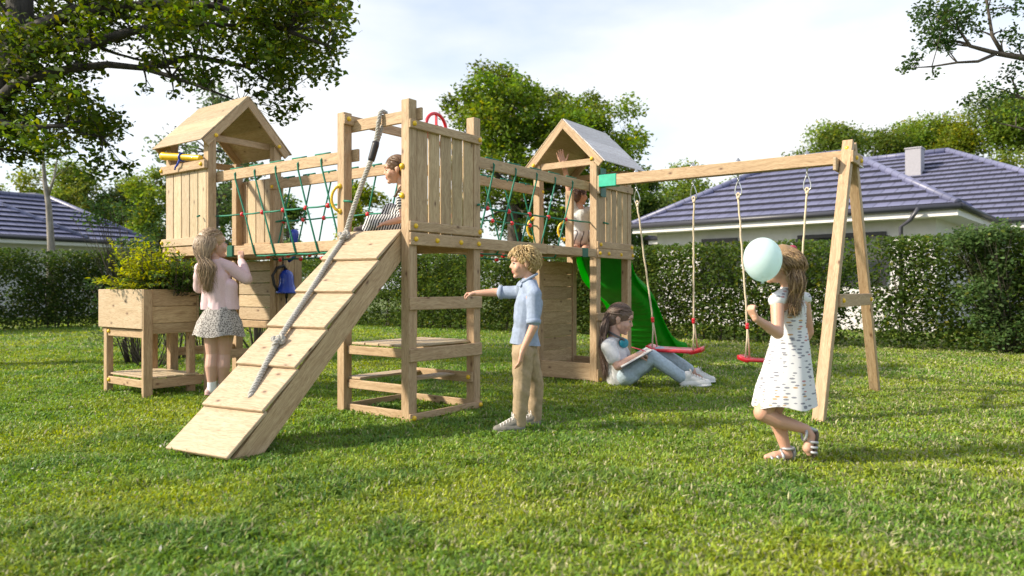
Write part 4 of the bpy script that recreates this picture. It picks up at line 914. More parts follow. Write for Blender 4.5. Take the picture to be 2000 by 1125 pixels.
pa = Vector((-.425, .04, 2.24)); pb_ = Vector((-.448, .02, 2.13))
twisted(mb, smooth_path([pb_, pb_.lerp(k1, .35) + Vector((0, -.012, -.01)), pb_.lerp(k1, .7) + Vector((0, -.01, -.012)), k1, k1.lerp(k2, .25), k1.lerp(k2, .5) + Vector((.004, 0, -.004)), k1.lerp(k2, .75), k2, k2.lerp(end, .5) + Vector((-.004, 0, .0)), k2.lerp(end, .85), end, end + RM @ Vector((.012, -.03, -.012))]), .0215); CR.build(mb, 'rope', GREYR)
for c in (k1, k2):
    mb = MB(); M = RM; K = []; ks = .0145
    for i in range(60): a = 2 * math.pi * i / 60; K.append(c + RM @ (Vector((math.sin(a) + 2 * math.sin(2 * a), math.cos(a) - 2 * math.cos(2 * a), -1.1 * math.sin(3 * a))) * ks) + RM @ Vector((0, 0, .008)))
    twisted(mb, K + [K[0]], .0185); CR.build(mb, 'knot', GREYR)
mb = MB(); mb.tube([pa + Vector((.004, .004, .03)), pa, pb_, pb_ + Vector((-.003, -.003, -.02))], [.029, .030, .029, .026], 14); CR.build(mb, 'sleeve', BLACKP)

# ---------------- bell on a cord, blue tube end
BE = UV('bell', 'shiny blue toy bell hanging on the side panel of the left tower', 'bell', -2.755, .89, 1.0)
c = (-2.755, .90, 1.005); mb = MB(); mb.lathe([(0, .262), (.03, .258), (.06, .235), (.075, .20), (.08, .14), (.083, .10), (.098, .06), (.118, .015), (.122, 0), (.112, .002), (.085, .06), (.06, .15), (0, .20)], c, None, 26); BE.build(mb, 'dome', BLUEP)
mb = MB(); mb.tube([(-2.755, .90, .99), (-2.75, .895, .75)], .008, 6); mb.tube([(-2.755, .90, 1.15), (-2.755, .90, .95)], .014, 8); BE.build(mb, 'pull_cord', BLACKP)
mb = MB(); mb.tube([(-2.755, .90, 1.26), (-2.76, .87, 1.31), (-2.785, .80, 1.285), (-2.80, .75, 1.20), (-2.785, .76, 1.10), (-2.77, .80, 1.03)], .016, 8); mb.bar((-2.79, .90, 1.27), (-2.752, .90, 1.27), .03, .03); BE.build(mb, 'bracket', DARKW)
for zz_ in (1.32, 1.36, 1.40): pass
mb = MB(); 
for i in range(6): mb.ball((-2.787, .88, 1.30 + i * .024), (.006, .008, .014), seg=8, ring=5)
BE.build(mb, 'chain', DARKW)
TB = UV('speaking_tube', 'small bright blue plastic mouthpiece behind the left rope bridge', 'speaking tube', -2.70, 1.0, 1.48)
mb = MB(); mb.lathe([(0, 0), (.026, 0), (.030, .03), (.042, .09), (.050, .145), (.046, .175), (.03, .192), (0, .196)], (-2.66, .93, 1.515), None, 18); mb.tube([(-2.66, .93, 1.52), (-2.66, .93, 1.40), (-2.72, .90, 1.36)], .02, 8); TB.build(mb, 'mouthpiece', BLUEP)

# ---------------- planter box on the left tower
PB = UV('planter_box', 'raised wooden planter box on legs with a slatted lower shelf', 'planter', -3.36, -.30)
a0, a1, b0_, b1_ = -3.80, -2.945, -.585, -.045
PB.box('front_board', (a0 - .03, b0_ - .025, .665), (a1 + .0, b0_, 1.05), WOODP); PB.box('back_board', (a0, b1_ - .0, .66), (a1, b1_ + .022, 1.05))
mb = MB()
for z0, z1 in ((.885, 1.05), (.72, .882), (.615, .717)): mb.box((a1 - .026, b0_ + .07, z0), (a1 - .002, b1_ - .002, z1))
PB.build(mb, 'side_board', WOOD); mb = MB()
for z0, z1 in ((.885, 1.05), (.72, .882), (.615, .717)): mb.box((a0 + .002, b0_ + .002, z0), (a0 + .026, b1_ - .002, z1))
PB.build(mb, 'side_board', WOOD)
for (x, y) in ((a0, b0_ + .001), (a1 - .066, b0_ + .001), (a0, b1_ - .07), (a1 - .095, b1_ - .07)): PB.box('leg', (x + .028 if x == a0 else x - .0, y, 0), (x + .095 if x == a0 else x + .068, y + .068, .66 if y < -.3 else .95))
PB.box('leg', (a1 + .0, b0_ - .022, 0), (a1 + .024, b0_ + .068, 1.048))
r = PB.box('cross_rail', (a0 + .098, b0_ + .012, .575), (a1 - .068, b0_ + .036, .655)); PB.caps(r, [(a0 + .125, b0_ + .012, .625)], (0, -1, 0)); r = PB.box('cross_rail', (a0 + .098, b0_ + .012, .09), (a1 - .068, b0_ + .036, .165)); PB.caps(r, [(a0 + .125, b0_ + .012, .13)], (0, -1, 0)); PB.box('cross_rail', (a1 - .0, b0_ + .07, .085), (a1 + .022, b1_ + .04, .178))
mb = MB()
for i in range(6): y = b0_ + .03 + i * .088; mb.box((a0 + .03, y, .182), (a1 + .022, y + .084, .2))
PB.build(mb, 'shelf', WOODP); PB.box('soil', (a0 + .03, b0_ + .003, .90), (a1 - .03, b1_ - .003, 1.0), SOIL)
# fern-like plant in the planter, shrubs behind it
def fern(label, u, v, z, n, seed, col, Lr, cat='plant'):
    random.seed(seed); T = UV('garden_plant', label, cat, u, v, z); Pn = []; mb = MB()
    for i in range(n):
        a = random.random() * 6.283; el = random.uniform(.55, 1.45); Ln = random.uniform(*Lr); root = Vector((u, v, z - .06)); p = Vector((u + random.uniform(-.26, .26), v + random.uniform(-.16, .16), z)); d = Vector((math.cos(a) * math.cos(el), math.sin(a) * math.cos(el), math.sin(el))); pts = [p]
        for k in range(8): d = (d + Vector((0, 0, -.10))).normalized(); p = p + d * Ln / 8; pts.append(p)
        mb.tube([root] + pts, [.004] * 6 + [.003, .002, .002, .001], 4)
        for k in range(1, 9):
            for s_ in (-1, 1, -1, 1): sd = d.cross(Vector((0, 0, 1))).normalized() * s_; Pn.append(pts[k] + sd * random.uniform(.012, .045) + d * random.uniform(-.03, .03) + Vector((0, 0, random.uniform(-.01, .01))))
    T.build(mb, 'stem', BARK); Pw = np.array([tuple(p - Vector(T.o)) for p in Pn]); leaf_field('foliage', Pw, .050, leaf_cols(len(Pw), col, .35, .0), T.t, .42, .1, 1.6, True); return T
fern('bushy yellow green leafy plant growing in the wooden planter box', -3.36, -.30, 1.0, 190, 4, (0.29, 0.33, 0.014), (.26, .58))
fern('small dark green plant in the planter beside the pink girl', -3.12, -.20, 1.0, 70, 6, (0.06, 0.11, 0.02), (.22, .56))
def gp(x, d): p = at(x, CY, d); p.z = 0; return p
shrub('loose dark green shrub with upright shoots behind the planter box', gp(270, 10.6), .011, .055, (0.070, 0.133, 0.035), 1700, 51, (.75, .6), 2.25, n=34)
shrub('dark shrub beside the left tower, reaching up to its panel', gp(345, 11.2), .011, .055, (0.049, 0.098, 0.028), 1300, 52, (.55, .5), 1.85, n=18)
shrub('low shrub with pale leaves seen under the planter box', gp(300, 10.0), .008, .06, (0.140, 0.196, 0.070), 700, 53, (.8, .4), .75, n=14)
shrub('dark bushy shrub seen under the left tower floor', gp(395, 12.5), .012, .06, (0.049, 0.098, 0.025), 700, 54, (.6, .4), .95, n=14)
shrub('dark shrub with bare stems seen right of the pink girl legs', gp(500, 13.0), .018, .06, (0.042, 0.084, 0.022), 700, 55, (.7, .4), 1.15, n=16)
shrub('grey green shrub seen between the left tower and the ramp', gp(610, 15.0), .012, .07, (0.119, 0.168, 0.084), 700, 56, (.8, .5), 1.7, n=20)
shrub('shrub with bluish green leaves standing before the right end of the hedge', gp(1990, 12.15), .006, .07, (0.085, 0.145, 0.045), 2600, 57, (1.0, .40), 2.0, r=(.16, .30), n=70, zlow=.06)

# ================================================================== PEOPLE
def skin_mat(name, col, lip):
    m, n, b = mat(name); t = N(n, 'ShaderNodeTexCoord'); z = N(n, 'ShaderNodeTexNoise', Scale=14.0, Detail=4.0); n.links.new(t.outputs['Object'], z.inputs['Vector'])
    r = ramp(n, [(0.3, (col[0] * .92, col[1] * .86, col[2] * .84)), (0.7, col)]); n.links.new(z.outputs['Fac'], r.inputs[0]); n.links.new(r.outputs[0], b.inputs['Base Color'])
    b.inputs['Roughness'].default_value = 0.5; b.inputs['Subsurface Weight'].default_value = 0.12; b.inputs['Subsurface Radius'].default_value = (0.010, 0.004, 0.002); b.inputs['Subsurface Scale'].default_value = 1.0
    return m
SKIN = skin_mat('skin', (0.62, 0.36, 0.255), None); SKINP = skin_mat('pale_skin', (0.58, 0.36, 0.28), None); LIP = plain('lip', (0.50, 0.17, 0.15), 0.4, var=.05)
EYEW = plain('white_card', (0.75, 0.73, 0.71), 0.5, var=.02); EYEB = plain('eye_white', (0.42, 0.38, 0.36), 0.25, var=.02); IRIS = plain('iris', (0.03, 0.02, 0.015), 0.15, var=.05)
def cloth(name, col, var=.10, scale=60.0, rough=.85, bump=.25): return plain(name, col, rough, var=var, scale=scale, bump=bump)
def hair_mat(name, c1, c2):
    m, n, b = mat(name); a = N(n, 'ShaderNodeNewGeometry'); r = ramp(n, [(0.0, c1), (1.0, c2)]); n.links.new(a.outputs['Random Per Island'], r.inputs[0]); n.links.new(r.outputs[0], b.inputs['Base Color']); b.inputs['Roughness'].default_value = 0.42; return m
def stripes_mat(name, c1, c2, vec, scale):
    m, n, b = mat(name); t = N(n, 'ShaderNodeTexCoord'); z = N(n, 'ShaderNodeTexNoise', Scale=7.0, Detail=1.0); n.links.new(t.outputs['Object'], z.inputs['Vector'])
    d = N(n, 'ShaderNodeVectorMath', operation='DOT_PRODUCT'); d.inputs[1].default_value = vec; n.links.new(t.outputs['Object'], d.inputs[0])
    s = N(n, 'ShaderNodeMath', operation='MULTIPLY_ADD'); s.inputs[1].default_value = .03; n.links.new(z.outputs['Fac'], s.inputs[0]); n.links.new(d.outputs['Value'], s.inputs[2])
    f = N(n, 'ShaderNodeMath', operation='MULTIPLY'); f.inputs[1].default_value = scale; n.links.new(s.outputs[0], f.inputs[0]); fr = N(n, 'ShaderNodeMath', operation='FRACT'); n.links.new(f.outputs[0], fr.inputs[0])
    r = ramp(n, [(0.0, c1), (0.5, c2)], 'CONSTANT'); n.links.new(fr.outputs[0], r.inputs[0]); n.links.new(r.outputs[0], b.inputs['Base Color']); b.inputs['Roughness'].default_value = .85; return m
def leopard_mat():
    m, n, b = mat('leopard_print_cloth'); t = N(n, 'ShaderNodeTexCoord'); v = N(n, 'ShaderNodeTexVoronoi', Scale=80.0); n.links.new(t.outputs['Object'], v.inputs['Vector'])
    r = ramp(n, [(0.0, (0.36, 0.29, 0.24)), (0.26, (0.05, 0.045, 0.045)), (0.50, (0.34, 0.31, 0.29)), (0.75, (0.50, 0.46, 0.43))]); n.links.new(v.outputs['Distance'], r.inputs[0]); n.links.new(r.outputs[0], b.inputs['Base Color']); b.inputs['Roughness'].default_value = .85; return m
def dash_mat():
    m, n, b = mat('white_cloth_small_print'); t = N(n, 'ShaderNodeTexCoord'); mp = N(n, 'ShaderNodeMapping'); mp.inputs['Scale'].default_value = (19, 19, 58); n.links.new(t.outputs['Object'], mp.inputs[0])
    v = N(n, 'ShaderNodeTexVoronoi', Scale=1.0, Randomness=.55); n.links.new(mp.outputs[0], v.inputs['Vector']); lt_ = N(n, 'ShaderNodeMath', operation='LESS_THAN'); lt_.inputs[1].default_value = .31; n.links.new(v.outputs['Distance'], lt_.inputs[0])
    sp = N(n, 'ShaderNodeSeparateColor'); n.links.new(v.outputs['Color'], sp.inputs[0]); r = ramp(n, [(0.0, (0.22, 0.22, 0.26)), (0.55, (0.50, 0.30, 0.14)), (0.7, (0.24, 0.24, 0.27)), (0.88, (0.48, 0.22, 0.22))], 'CONSTANT'); n.links.new(sp.outputs[1], r.inputs[0])
    mx_ = N(n, 'ShaderNodeMix', data_type='RGBA'); mx_.inputs[6].default_value = (0.68, 0.67, 0.68, 1); n.links.new(lt_.outputs[0], mx_.inputs[0]); n.links.new(r.outputs[0], mx_.inputs[7]); n.links.new(mx_.outputs[2], b.inputs['Base Color']); b.inputs['Roughness'].default_value = .85; return m
def scribble_mat():
    m, n, b = mat('white_cloth_dark_waves'); t = N(n, 'ShaderNodeTexCoord'); w_ = N(n, 'ShaderNodeTexWave', Scale=3.2, Distortion=14.0); w_.inputs['Detail'].default_value = 2.0; n.links.new(t.outputs['Object'], w_.inputs['Vector'])
    r = ramp(n, [(0.0, (0.06, 0.05, 0.06)), (0.16, (0.62, 0.58, 0.58))]); n.links.new(w_.outputs['Fac'], r.inputs[0]); n.links.new(r.outputs[0], b.inputs['Base Color']); return m

class Blob:
    """overlapping tapered limbs and lumps fused into one continuous skin"""
    def __init__(s, off): s.mb = MB(); s.off = Vector(off)
    def cap(s, a, ra, b, rb, seg=14):
        a = Vector(a); b = Vector(b); x = b - a; L = x.length
        if L < 1e-5: return s.ell(a, (ra, ra, ra))
        M = x.normalized().to_track_quat('Z', 'Y').to_matrix(); pr = []
        for i in range(7): t = -math.pi / 2 + math.pi / 2 * i / 6; pr.append((max(ra * math.cos(t), 1e-5), ra * math.sin(t)))
        for i in range(7): t = math.pi / 2 * i / 6; pr.append((max(rb * math.cos(t), 1e-5), L + rb * math.sin(t)))
        s.mb.lathe(pr, a, M, seg); return s
    def chain(s, pts, rs):
        for i in range(len(pts) - 1): s.cap(pts[i], rs[i], pts[i + 1], rs[i + 1])
        return s
    def ell(s, c, r, M=None, seg=18): s.mb.ball(c, r, M, seg, 12); return s
    def build(s, name, mats, parent, vox=.0045, smooth=4, wr=0.0, wsc=18.0, zones=None, fac=.5, cut=None):
        me = bpy.data.meshes.new('tmp'); me.from_pydata([tuple(Vector(p) - s.off) for p in s.mb.v], [], s.mb.f); me.update()
        o = bpy.data.objects.new('tmp', me); COL.objects.link(o); m = o.modifiers.new('r', 'REMESH'); m.mode = 'VOXEL'; m.voxel_size = vox; m.use_smooth_shade = True
        if smooth: k = o.modifiers.new('s', 'SMOOTH'); k.iterations = smooth; k.factor = fac
        dg = bpy.context.evaluated_depsgraph_get(); dg.update(); me2 = bpy.data.meshes.new_from_object(o.evaluated_get(dg)); bpy.data.objects.remove(o); bpy.data.meshes.remove(me); me2.name = name
        if cut is not None:          # a clean hem
            bm = bmesh.new(); bm.from_mesh(me2); bmesh.ops.bisect_plane(bm, geom=bm.verts[:] + bm.edges[:] + bm.faces[:], plane_co=Vector(cut[0]) - s.off, plane_no=cut[1], clear_inner=True); bm.to_mesh(me2); bm.free()
        n = len(me2.vertices); co = np.empty(n * 3, dtype=np.float32); me2.vertices.foreach_get('co', co); co = co.reshape(-1, 3)
        if wr:
            no = np.empty(n * 3, dtype=np.float32); me2.vertices.foreach_get('normal', no); no = no.reshape(-1, 3); ph = rng.uniform(0, 6.28, 6)
            q = np.sin(co[:, 0] * wsc + co[:, 2] * wsc * 1.6 + 1.7 * np.sin(co[:, 1] * wsc * .8 + ph[0]) + ph[1]) * .5 + np.sin(co[:, 2] * wsc * 1.1 - co[:, 1] * wsc * 1.3 + 1.5 * np.sin(co[:, 0] * wsc * 1.2 + ph[2]) + ph[3]) * .5 + .3 * np.sin(co[:, 2] * wsc * 2.7 + co[:, 0] * wsc * 2 + ph[4])
            co = co + no * (q * wr)[:, None]; me2.vertices.foreach_set('co', co.astype(np.float32).ravel())
        while len(me2.materials): me2.materials.pop()
        o2 = link(name, me2, mats, parent)
        mi = np.zeros(len(me2.polygons), dtype=np.int32)
        if zones:
            c = np.empty(len(me2.polygons) * 3, dtype=np.float32); me2.polygons.foreach_get('center', c); c = c.reshape(-1, 3)
            for fn, k in zones: mi[fn(c)] = k
        me2.polygons.foreach_set('material_index', mi); me2.polygons.foreach_set('use_smooth', np.ones(len(me2.polygons), dtype=bool)); me2.update(); return o2

def frame(f, up=(0, 0, 1)):
    f = Vector(f).normalized(); r = f.cross(Vector(up)).normalized(); u = r.cross(f); return f, r, u      # forward, right, up
def head(B, c, f, hs, up=(0, 0, 1)):
    f, r, u = frame(f, up); k = hs / .215; c = Vector(c); M = Matrix((r, f, u)).transposed()
    def p(a, b, d): return c + (r * a + f * b + u * d) * k
    B.ell(p(0, -.012, .026), (.074 * k, .090 * k, .082 * k), M); B.ell(p(0, .022, -.022), (.060 * k, .068 * k, .078 * k), M); B.ell(p(0, .027, -.062), (.043 * k, .050 * k, .041 * k), M)
    B.ell(p(0, .063, -.089), (.020 * k, .017 * k, .015 * k), M); B.cap(p(0, .082, .004), .0075 * k, p(0, .094, -.023), .0095 * k); B.ell(p(.010, .083, -.028), (.0075 * k,) * 3); B.ell(p(-.010, .083, -.028), (.0075 * k,) * 3); B.ell(p(0, .060, .030), (.050 * k, .030 * k, .030 * k), M)
    B.ell(p(0, .080, -.052), (.019 * k, .010 * k, .0065 * k), M); B.ell(p(0, .077, -.063), (.016 * k, .010 * k, .0070 * k), M)
    for s in (-1, 1):
        B.ell(p(s * .036, .052, -.034), (.026 * k, .026 * k, .028 * k), M); B.cap(p(s * .014, .075, .020), .007 * k, p(s * .046, .062, .020), .008 * k)
        B.ell(p(s * .073, -.012, -.010), (.009 * k, .016 * k, .026 * k), M); B.ell(p(s * .079, -.017, -.003), (.006 * k, .015 * k, .019 * k), M)
    return p, k, M
def face_bits(p, k, M, t, off, brow):
    for s in (-1, 1):
        mb = MB(); mb.ball(p(s * .030, .0690, .003), (.0125 * k, .0105 * k, .0080 * k), M, 12, 8); mb.build('eye', EYEB, t, off); mb = MB(); mb.ball(p(s * .031, .0745, .002), (.0090 * k, .0066 * k, .0076 * k), M, 10, 6); mb.build('iris', IRIS, t.children[-1] if False else t, off)
        mb = MB(); mb.tube([p(s * .014, .0885, .0225), p(s * .030, .0845, .028), p(s * .047, .0715, .024)], [.0022 * k, .003 * k, .0012 * k], 5); mb.build('eyebrow', brow, t, off)
def hand(B, wrist, d, pn, size, curl=.35, spread=.08, thumb=1, th_out=.7):
    """wrist: point; d: direction of the fingers; pn: palm normal (side the fingers close to)"""
    w = Vector(wrist); d = Vector(d).normalized(); pn = Vector(pn); pn = (pn - d * pn.dot(d)).normalized(); s_ = d.cross(pn) * thumb; k = size / .155
    palm = .072 * k
    B.cap(w, .019 * k, w + d * .02 * k, .020 * k)
    for i in range(4): x = (i - 1.5) * .0165 * k; B.cap(w + d * .012 * k + s_ * x * .7, .0125 * k, w + d * palm + s_ * x, .0105 * k)
    for i, L in enumerate((.060, .068, .063, .049)):
        x = (1.5 - i) * .0168 * k; b = w + d * palm + s_ * x; dr = (d + s_ * (1.5 - i) * spread * .5).normalized(); rr = (.0088, .0082, .0074, .0062) if i < 3 else (.0076, .0070, .0064, .0055); a = 0
        for j, q in enumerate((.45, .31, .24)):
            a += curl * (1.0, 1.2, .8)[j]; dj = dr * math.cos(a) + pn * math.sin(a); e = b + dj * L * q * k; B.cap(b, rr[j] * k, e, rr[j + 1] * k, 10); b = e
    b = w + d * .018 * k + s_ * .018 * k; td = (d * .62 + s_ * th_out + pn * .25).normalized(); e = b + td * .034 * k; B.cap(b, .0125 * k, e, .0098 * k, 10); td2 = (td * .8 + d * .45 + pn * curl * .5).normalized(); e2 = e + td2 * .026 * k; B.cap(e, .0096 * k, e2, .0084 * k, 10); B.cap(e2, .0084 * k, e2 + (td2 + pn * curl * .4).normalized() * .018 * k, .0066 * k, 10)
def locks(name, paths, mats, parent, off, seg=5):
    mb = MB()
    for P_, r in paths: mb.tube([Vector(p) for p in P_], r if isinstance(r, list) else [r * q for q in np.interp(np.linspace(0, 1, len(P_)), [0, .15, .7, 1], [.6, 1, .85, .15])], seg)
    return mb.build(name, mats, parent, off)
def scalp(p, th, ph, g=1.0):    # th: 0 = front, pi = back (around the vertical), ph: 0 = crown, pi/2 = ear height
    return p(.078 * g * math.sin(ph) * math.sin(th), -.012 + .094 * g * math.sin(ph) * math.cos(th), .026 + .086 * g * math.cos(ph))
def hair_cap(p, k, M, t, off, m, back=.0, low=-.02, g=1.0, front=.055, wr=.002):
    B = Blob(off); B.ell(p(0, -.012, .036), (.079 * k * g, .093 * k * g, .083 * k * g), M); B.ell(p(0, -.05 - back, low), (.066 * k * g, .052 * k * g, .062 * k * g), M); B.ell(p(.034, -.046, .002), (.04 * k * g, .044 * k * g, .05 * k * g), M); B.ell(p(-.034, -.046, .002), (.04 * k * g, .044 * k * g, .05 * k * g), M)
    return B.build('hair_cap', m, t, .005, 2, wr, 90.0)
def shoe(t, off, heel, toe, m, k=1.0, up=(0, 0, 1), name='shoe', sole=None):
    h = Vector(heel); d = Vector(toe) - h; L = d.length; d.normalize(); up = Vector(up); up = (up - d * up.dot(d)).normalized(); r = L / .21
    B = Blob(off); B.cap(h + d * .035 * r + up * .030 * r, .034 * r, h + d * .13 * r + up * .026 * r, .033 * r); B.cap(h + d * .13 * r + up * .026 * r, .034 * r, h + d * .178 * r + up * .022 * r, .027 * r); B.cap(h + d * .045 * r + up * .05 * r, .032 * r, h + d * .055 * r + up * .078 * r, .034 * r); B.cap(h + d * .07 * r + up * .06 * r, .03 * r, h + d * .13 * r + up * .04 * r, .027 * r)
    s = B.build(name, m, t, .004, 3)
    B = Blob(off); sd = d.cross(up); M = Matrix((d, sd, up)).transposed(); B.ell(h + d * .052 * r + up * .008 * r, (.054 * r, .036 * r, .013 * r), M); B.ell(h + d * .145 * r + up * .008 * r, (.064 * r, .041 * r, .013 * r), M); B.cap(h + d * .05 * r + up * .007 * r, .012 * r, h + d * .15 * r + up * .007 * r, .012 * r); B.build('sole', sole or m, s, .004, 2)
    return s
def laces(s, t, off, heel, toe, m, n=5):
    h = Vector(heel); d = Vector(toe) - h; r = d.length / .21; d.normalize(); up = Vector((0, 0, 1)); up = (up - d * up.dot(d)).normalized(); sd = d.cross(up); mb = MB()
    for i in range(n):
        c = h + d * (.085 + .018 * i) * r + up * (.092 - .0095 * i) * r
        for q in (-1, 1): mb.tube([c - sd * .024 * r - up * .012 * r, c + up * .003 * r, c + sd * .024 * r - up * .012 * r + d * .012 * r * q], .0028 * r, 5)
    c = h + d * .08 * r + up * .10 * r
    for q in (-1, 1): mb.tube([c, c + sd * q * .03 * r + up * .02 * r, c + sd * q * .045 * r - up * .004 * r, c + sd * q * .012 * r], .0026 * r, 5)
    mb.build('lace', m, s, off)
def skirt(name, rings, m, parent, off, folds=9, amp=.03, seg=72, seed=0):
    """rings: (centre, rx, ry, M) from waist to hem; folds deepen to the hem; given thickness"""
    rnd = np.random.default_rng(seed); ph = rnd.uniform(0, 6.28, 3); V = []; n = len(rings)
    for i, (c, rx, ry) in enumerate(rings):
        s = i / (n - 1)
        for k in range(seg):
            a = 2 * math.pi * k / seg; w = 1 + amp * s * (math.sin(folds * a + ph[0]) + .6 * math.sin((folds - 3) * a + ph[1]) + .4 * math.sin((folds + 4) * a + ph[2])); V.append(Vector(c) + Vector((math.cos(a) * rx * w, math.sin(a) * ry * w, (.012 * math.sin(4 * a + ph[2]) if i == n - 1 else 0))))
    F = [(i * seg + k, i * seg + (k + 1) % seg, (i + 1) * seg + (k + 1) % seg, (i + 1) * seg + k) for i in range(n - 1) for k in range(seg)]
    mb = MB(); mb.add(V, F, None, 0, True); inner = [Vector(rings[min(i // seg, n - 1)][0]).lerp(v, .965) for i, v in enumerate(V)]; mb.add(inner, [f[::-1] for f in F], None, 0, True)
    b = (n - 1) * seg; mb.add([V[b + k] for k in range(seg)] + [inner[b + k] for k in range(seg)], [(k, (k + 1) % seg, seg + (k + 1) % seg, seg + k)[::-1] for k in range(seg)], None, 0, True)
    return mb.build(name, m, parent, off)
def lip_zone(p, off):
    c = np.array(p(0, .086, -.057) - Vector(off)); return lambda q: np.linalg.norm((q - c) / np.array([.02, .02, .0125]), axis=1) < 1.0
def P3(D): return lambda x, y, dd=0.0: at(x, y, D + dd)

# ---------------- boy with curly hair pointing at the post
def boy():
    D = 5.48; J = P3(D); base = at(1020, CY, D); base.z = 0; off = base
    t = thing('person', 'boy in a light blue shirt and tan trousers, arm stretched to the tower board', 'person', base)
    B = Blob(off); f = (-1, -.10, -.06); hc = J(1023, 514); p, k, M = head(B, hc, f, .225)
    nk = J(1033, 549); ch = J(1033, 592); wa = J(1026, 645); pe = J(1024, 680)
    B.cap(p(0, -.02, -.06), .042, nk, .045); B.cap(nk, .055, ch, .085); B.cap(ch, .09, wa, .075); B.cap(wa, .075, pe, .085)
    shn, eln, wrn = J(1043, 576, -.125), J(1042, 638, -.17), J(1020, 686, -.17); shf, elf, wrf = J(1018, 571, .12), J(966, 571, .16), J(929, 573, .16)
    B.cap(ch, .05, shn, .045); B.chain([shn, eln, wrn], [.042, .033, .0215]); B.cap(ch, .05, shf, .045); B.chain([shf, elf, wrf], [.04, .032, .0215])
    hand(B, wrn, (-.18, -.05, -1), (-.9, .3, 0), .155, .28, .05, 1, .5); hand(B, wrf, (-1, .05, -.02), (0, 0, -1), .14, .85, .02, 1, .55)
    an, af = J(1013, 818, -.02), J(1044, 806, .17)
    B.chain([J(1020, 690, -.055), J(1019, 757, -.055), an], [.066, .05, .034]); B.chain([J(1030, 690, .06), J(1046, 752, .13), af], [.066, .05, .034])
    B.build('body', [SKIN, LIP], t, .004, 4, zones=[(lip_zone(p, off), 1)])
    hm = hair_mat('blond_hair', (0.30, 0.18, 0.07), (0.62, 0.46, 0.22)); face_bits(p, k, M, t, off, hm)
    hair_cap(p, k, M, t, off, hm, .004, -.02, 1.0)
    random.seed(4); L_ = []
    for i in range(1100):
        th = random.uniform(-math.pi, math.pi); ph = math.acos(random.uniform(-.28, 1))
        if abs(th) < 1.15 and ph > .98: continue
        if abs(th) < 1.7 and ph > 1.45: continue
        a = scalp(p, th, ph, .98); n_ = (a - hc).normalized(); dn = Vector((0, 0, -1)); tg = (dn - n_ * dn.dot(n_)).normalized(); sd = n_.cross(tg); L0 = random.uniform(.045, .085); cr = random.uniform(.35, .95); P_ = []
        w0 = random.uniform(0, 6.28)
        for j in range(13): s = j / 12; P_.append(a + n_ * (.008 + .013 * math.sin(s * 2.8) - .014 * s * s) + tg * L0 * s * (1 - .15 * s) + sd * .011 * cr * math.sin(w0 + s * 6.5) + n_ * .008 * cr * math.cos(w0 + s * 6.5))
        L_.append((P_, random.uniform(.0022, .0042)))
    locks('hair', L_, hm, t, off)
    SH = cloth('light_blue_shirt', (0.27, 0.325, 0.44), .12, 40); B = Blob(off)
    B.cap(nk + Vector((0, 0, -.015)), .062, ch, .100); B.cap(ch, .105, wa, .095); B.cap(wa, .097, J(1019, 690), .104); B.cap(wa, .090, J(1031, 690), .102)
    B.cap(J(1036, 558, -.04), .05, shn, .058); B.chain([shn, shn.lerp(eln, .8)], [.056, .050]); B.cap(J(1022, 558, .04), .05, shf, .056); B.chain([shf, shf.lerp(elf, .72)], [.055, .047])
    zlim = J(0, 671).z - off.z; s = B.build('shirt', SH, t, .006, 4, .0035, 26.0, cut=(J(1020, 672), (.10, 0, 1)))
    for sh, el, q in ((shn, eln, .8), (shf, elf, .72)):
        B = Blob(off); a = sh.lerp(el, q - .02); b = sh.lerp(el, q + .12); mb = MB(); mb.tube([a, a.lerp(b, .1), b.lerp(a, .1), b], [.051, .0545, .053, .047], 18); mb.build('rolled_cuff', SH, s, off)
    mb = MB(); f_, r_, u_ = frame(f); C_ = nk + Vector((0, 0, .012)); ring = [C_ + f_ * math.cos(a) * .062 + r_ * math.sin(a) * .058 + u_ * (.010 - .028 * math.cos(a)) for a in np.linspace(.35, 2 * math.pi - .35, 26)]
    mb.tube(ring, [.010] * 26, 8); mb.bar(ring[0], ring[0] + f_ * .02 - u_ * .03 + r_ * .015, .03, .008); mb.bar(ring[-1], ring[-1] + f_ * .02 - u_ * .03 - r_ * .015, .03, .008); mb.build('collar', SH, s, off)
    mb = MB()
    for i in range(0): mb.ball(J(1000 - i * 1.5, 575 + i * 19, -.035 - .004 * i) + Vector((-.008 if i < 3 else .012, 0, 0)), .005, seg=8, ring=5)
    TR = cloth('tan_trousers', (0.36, 0.265, 0.165), .12, 50); B = Blob(off)
    B.cap(J(1025, 665), .088, pe, .095); B.chain([J(1021, 690, -.055), J(1019, 757, -.055), J(1014, 826, -.02)], [.082, .064, .050]); B.chain([J(1030, 690, .06), J(1046, 752, .13), J(1045, 816, .17)], [.082, .064, .050])
    B.build('trousers', TR, t, .006, 4, .003, 34.0)
    GR = cloth('grey_canvas', (0.19, 0.175, 0.15), .12, 60); SO = plain('grey_sole', (0.30, 0.28, 0.25), .8)
    h1, t1 = at(1034, 843, D), at(964, 842, D - .03); h1.z = t1.z = 0.0; h2, t2 = at(1056, CY, D + .24), at(1010, CY, D + .16); h2.z = t2.z = 0.0; t2 = h2 + (t2 - h2).normalized() * .235
    h1 = Vector((an.x + .05, an.y, 0)); t1 = h1 + Vector((-.245, -.04, 0)); h2 = Vector((af.x + .05, af.y, 0)); t2 = h2 + Vector((-.23, -.05, 0))
    for h, q in ((h1, t1), (h2, t2)): s = shoe(t, off, h, q, GR, sole=SO); laces(s, t, off, h, q, EYEW)
boy()

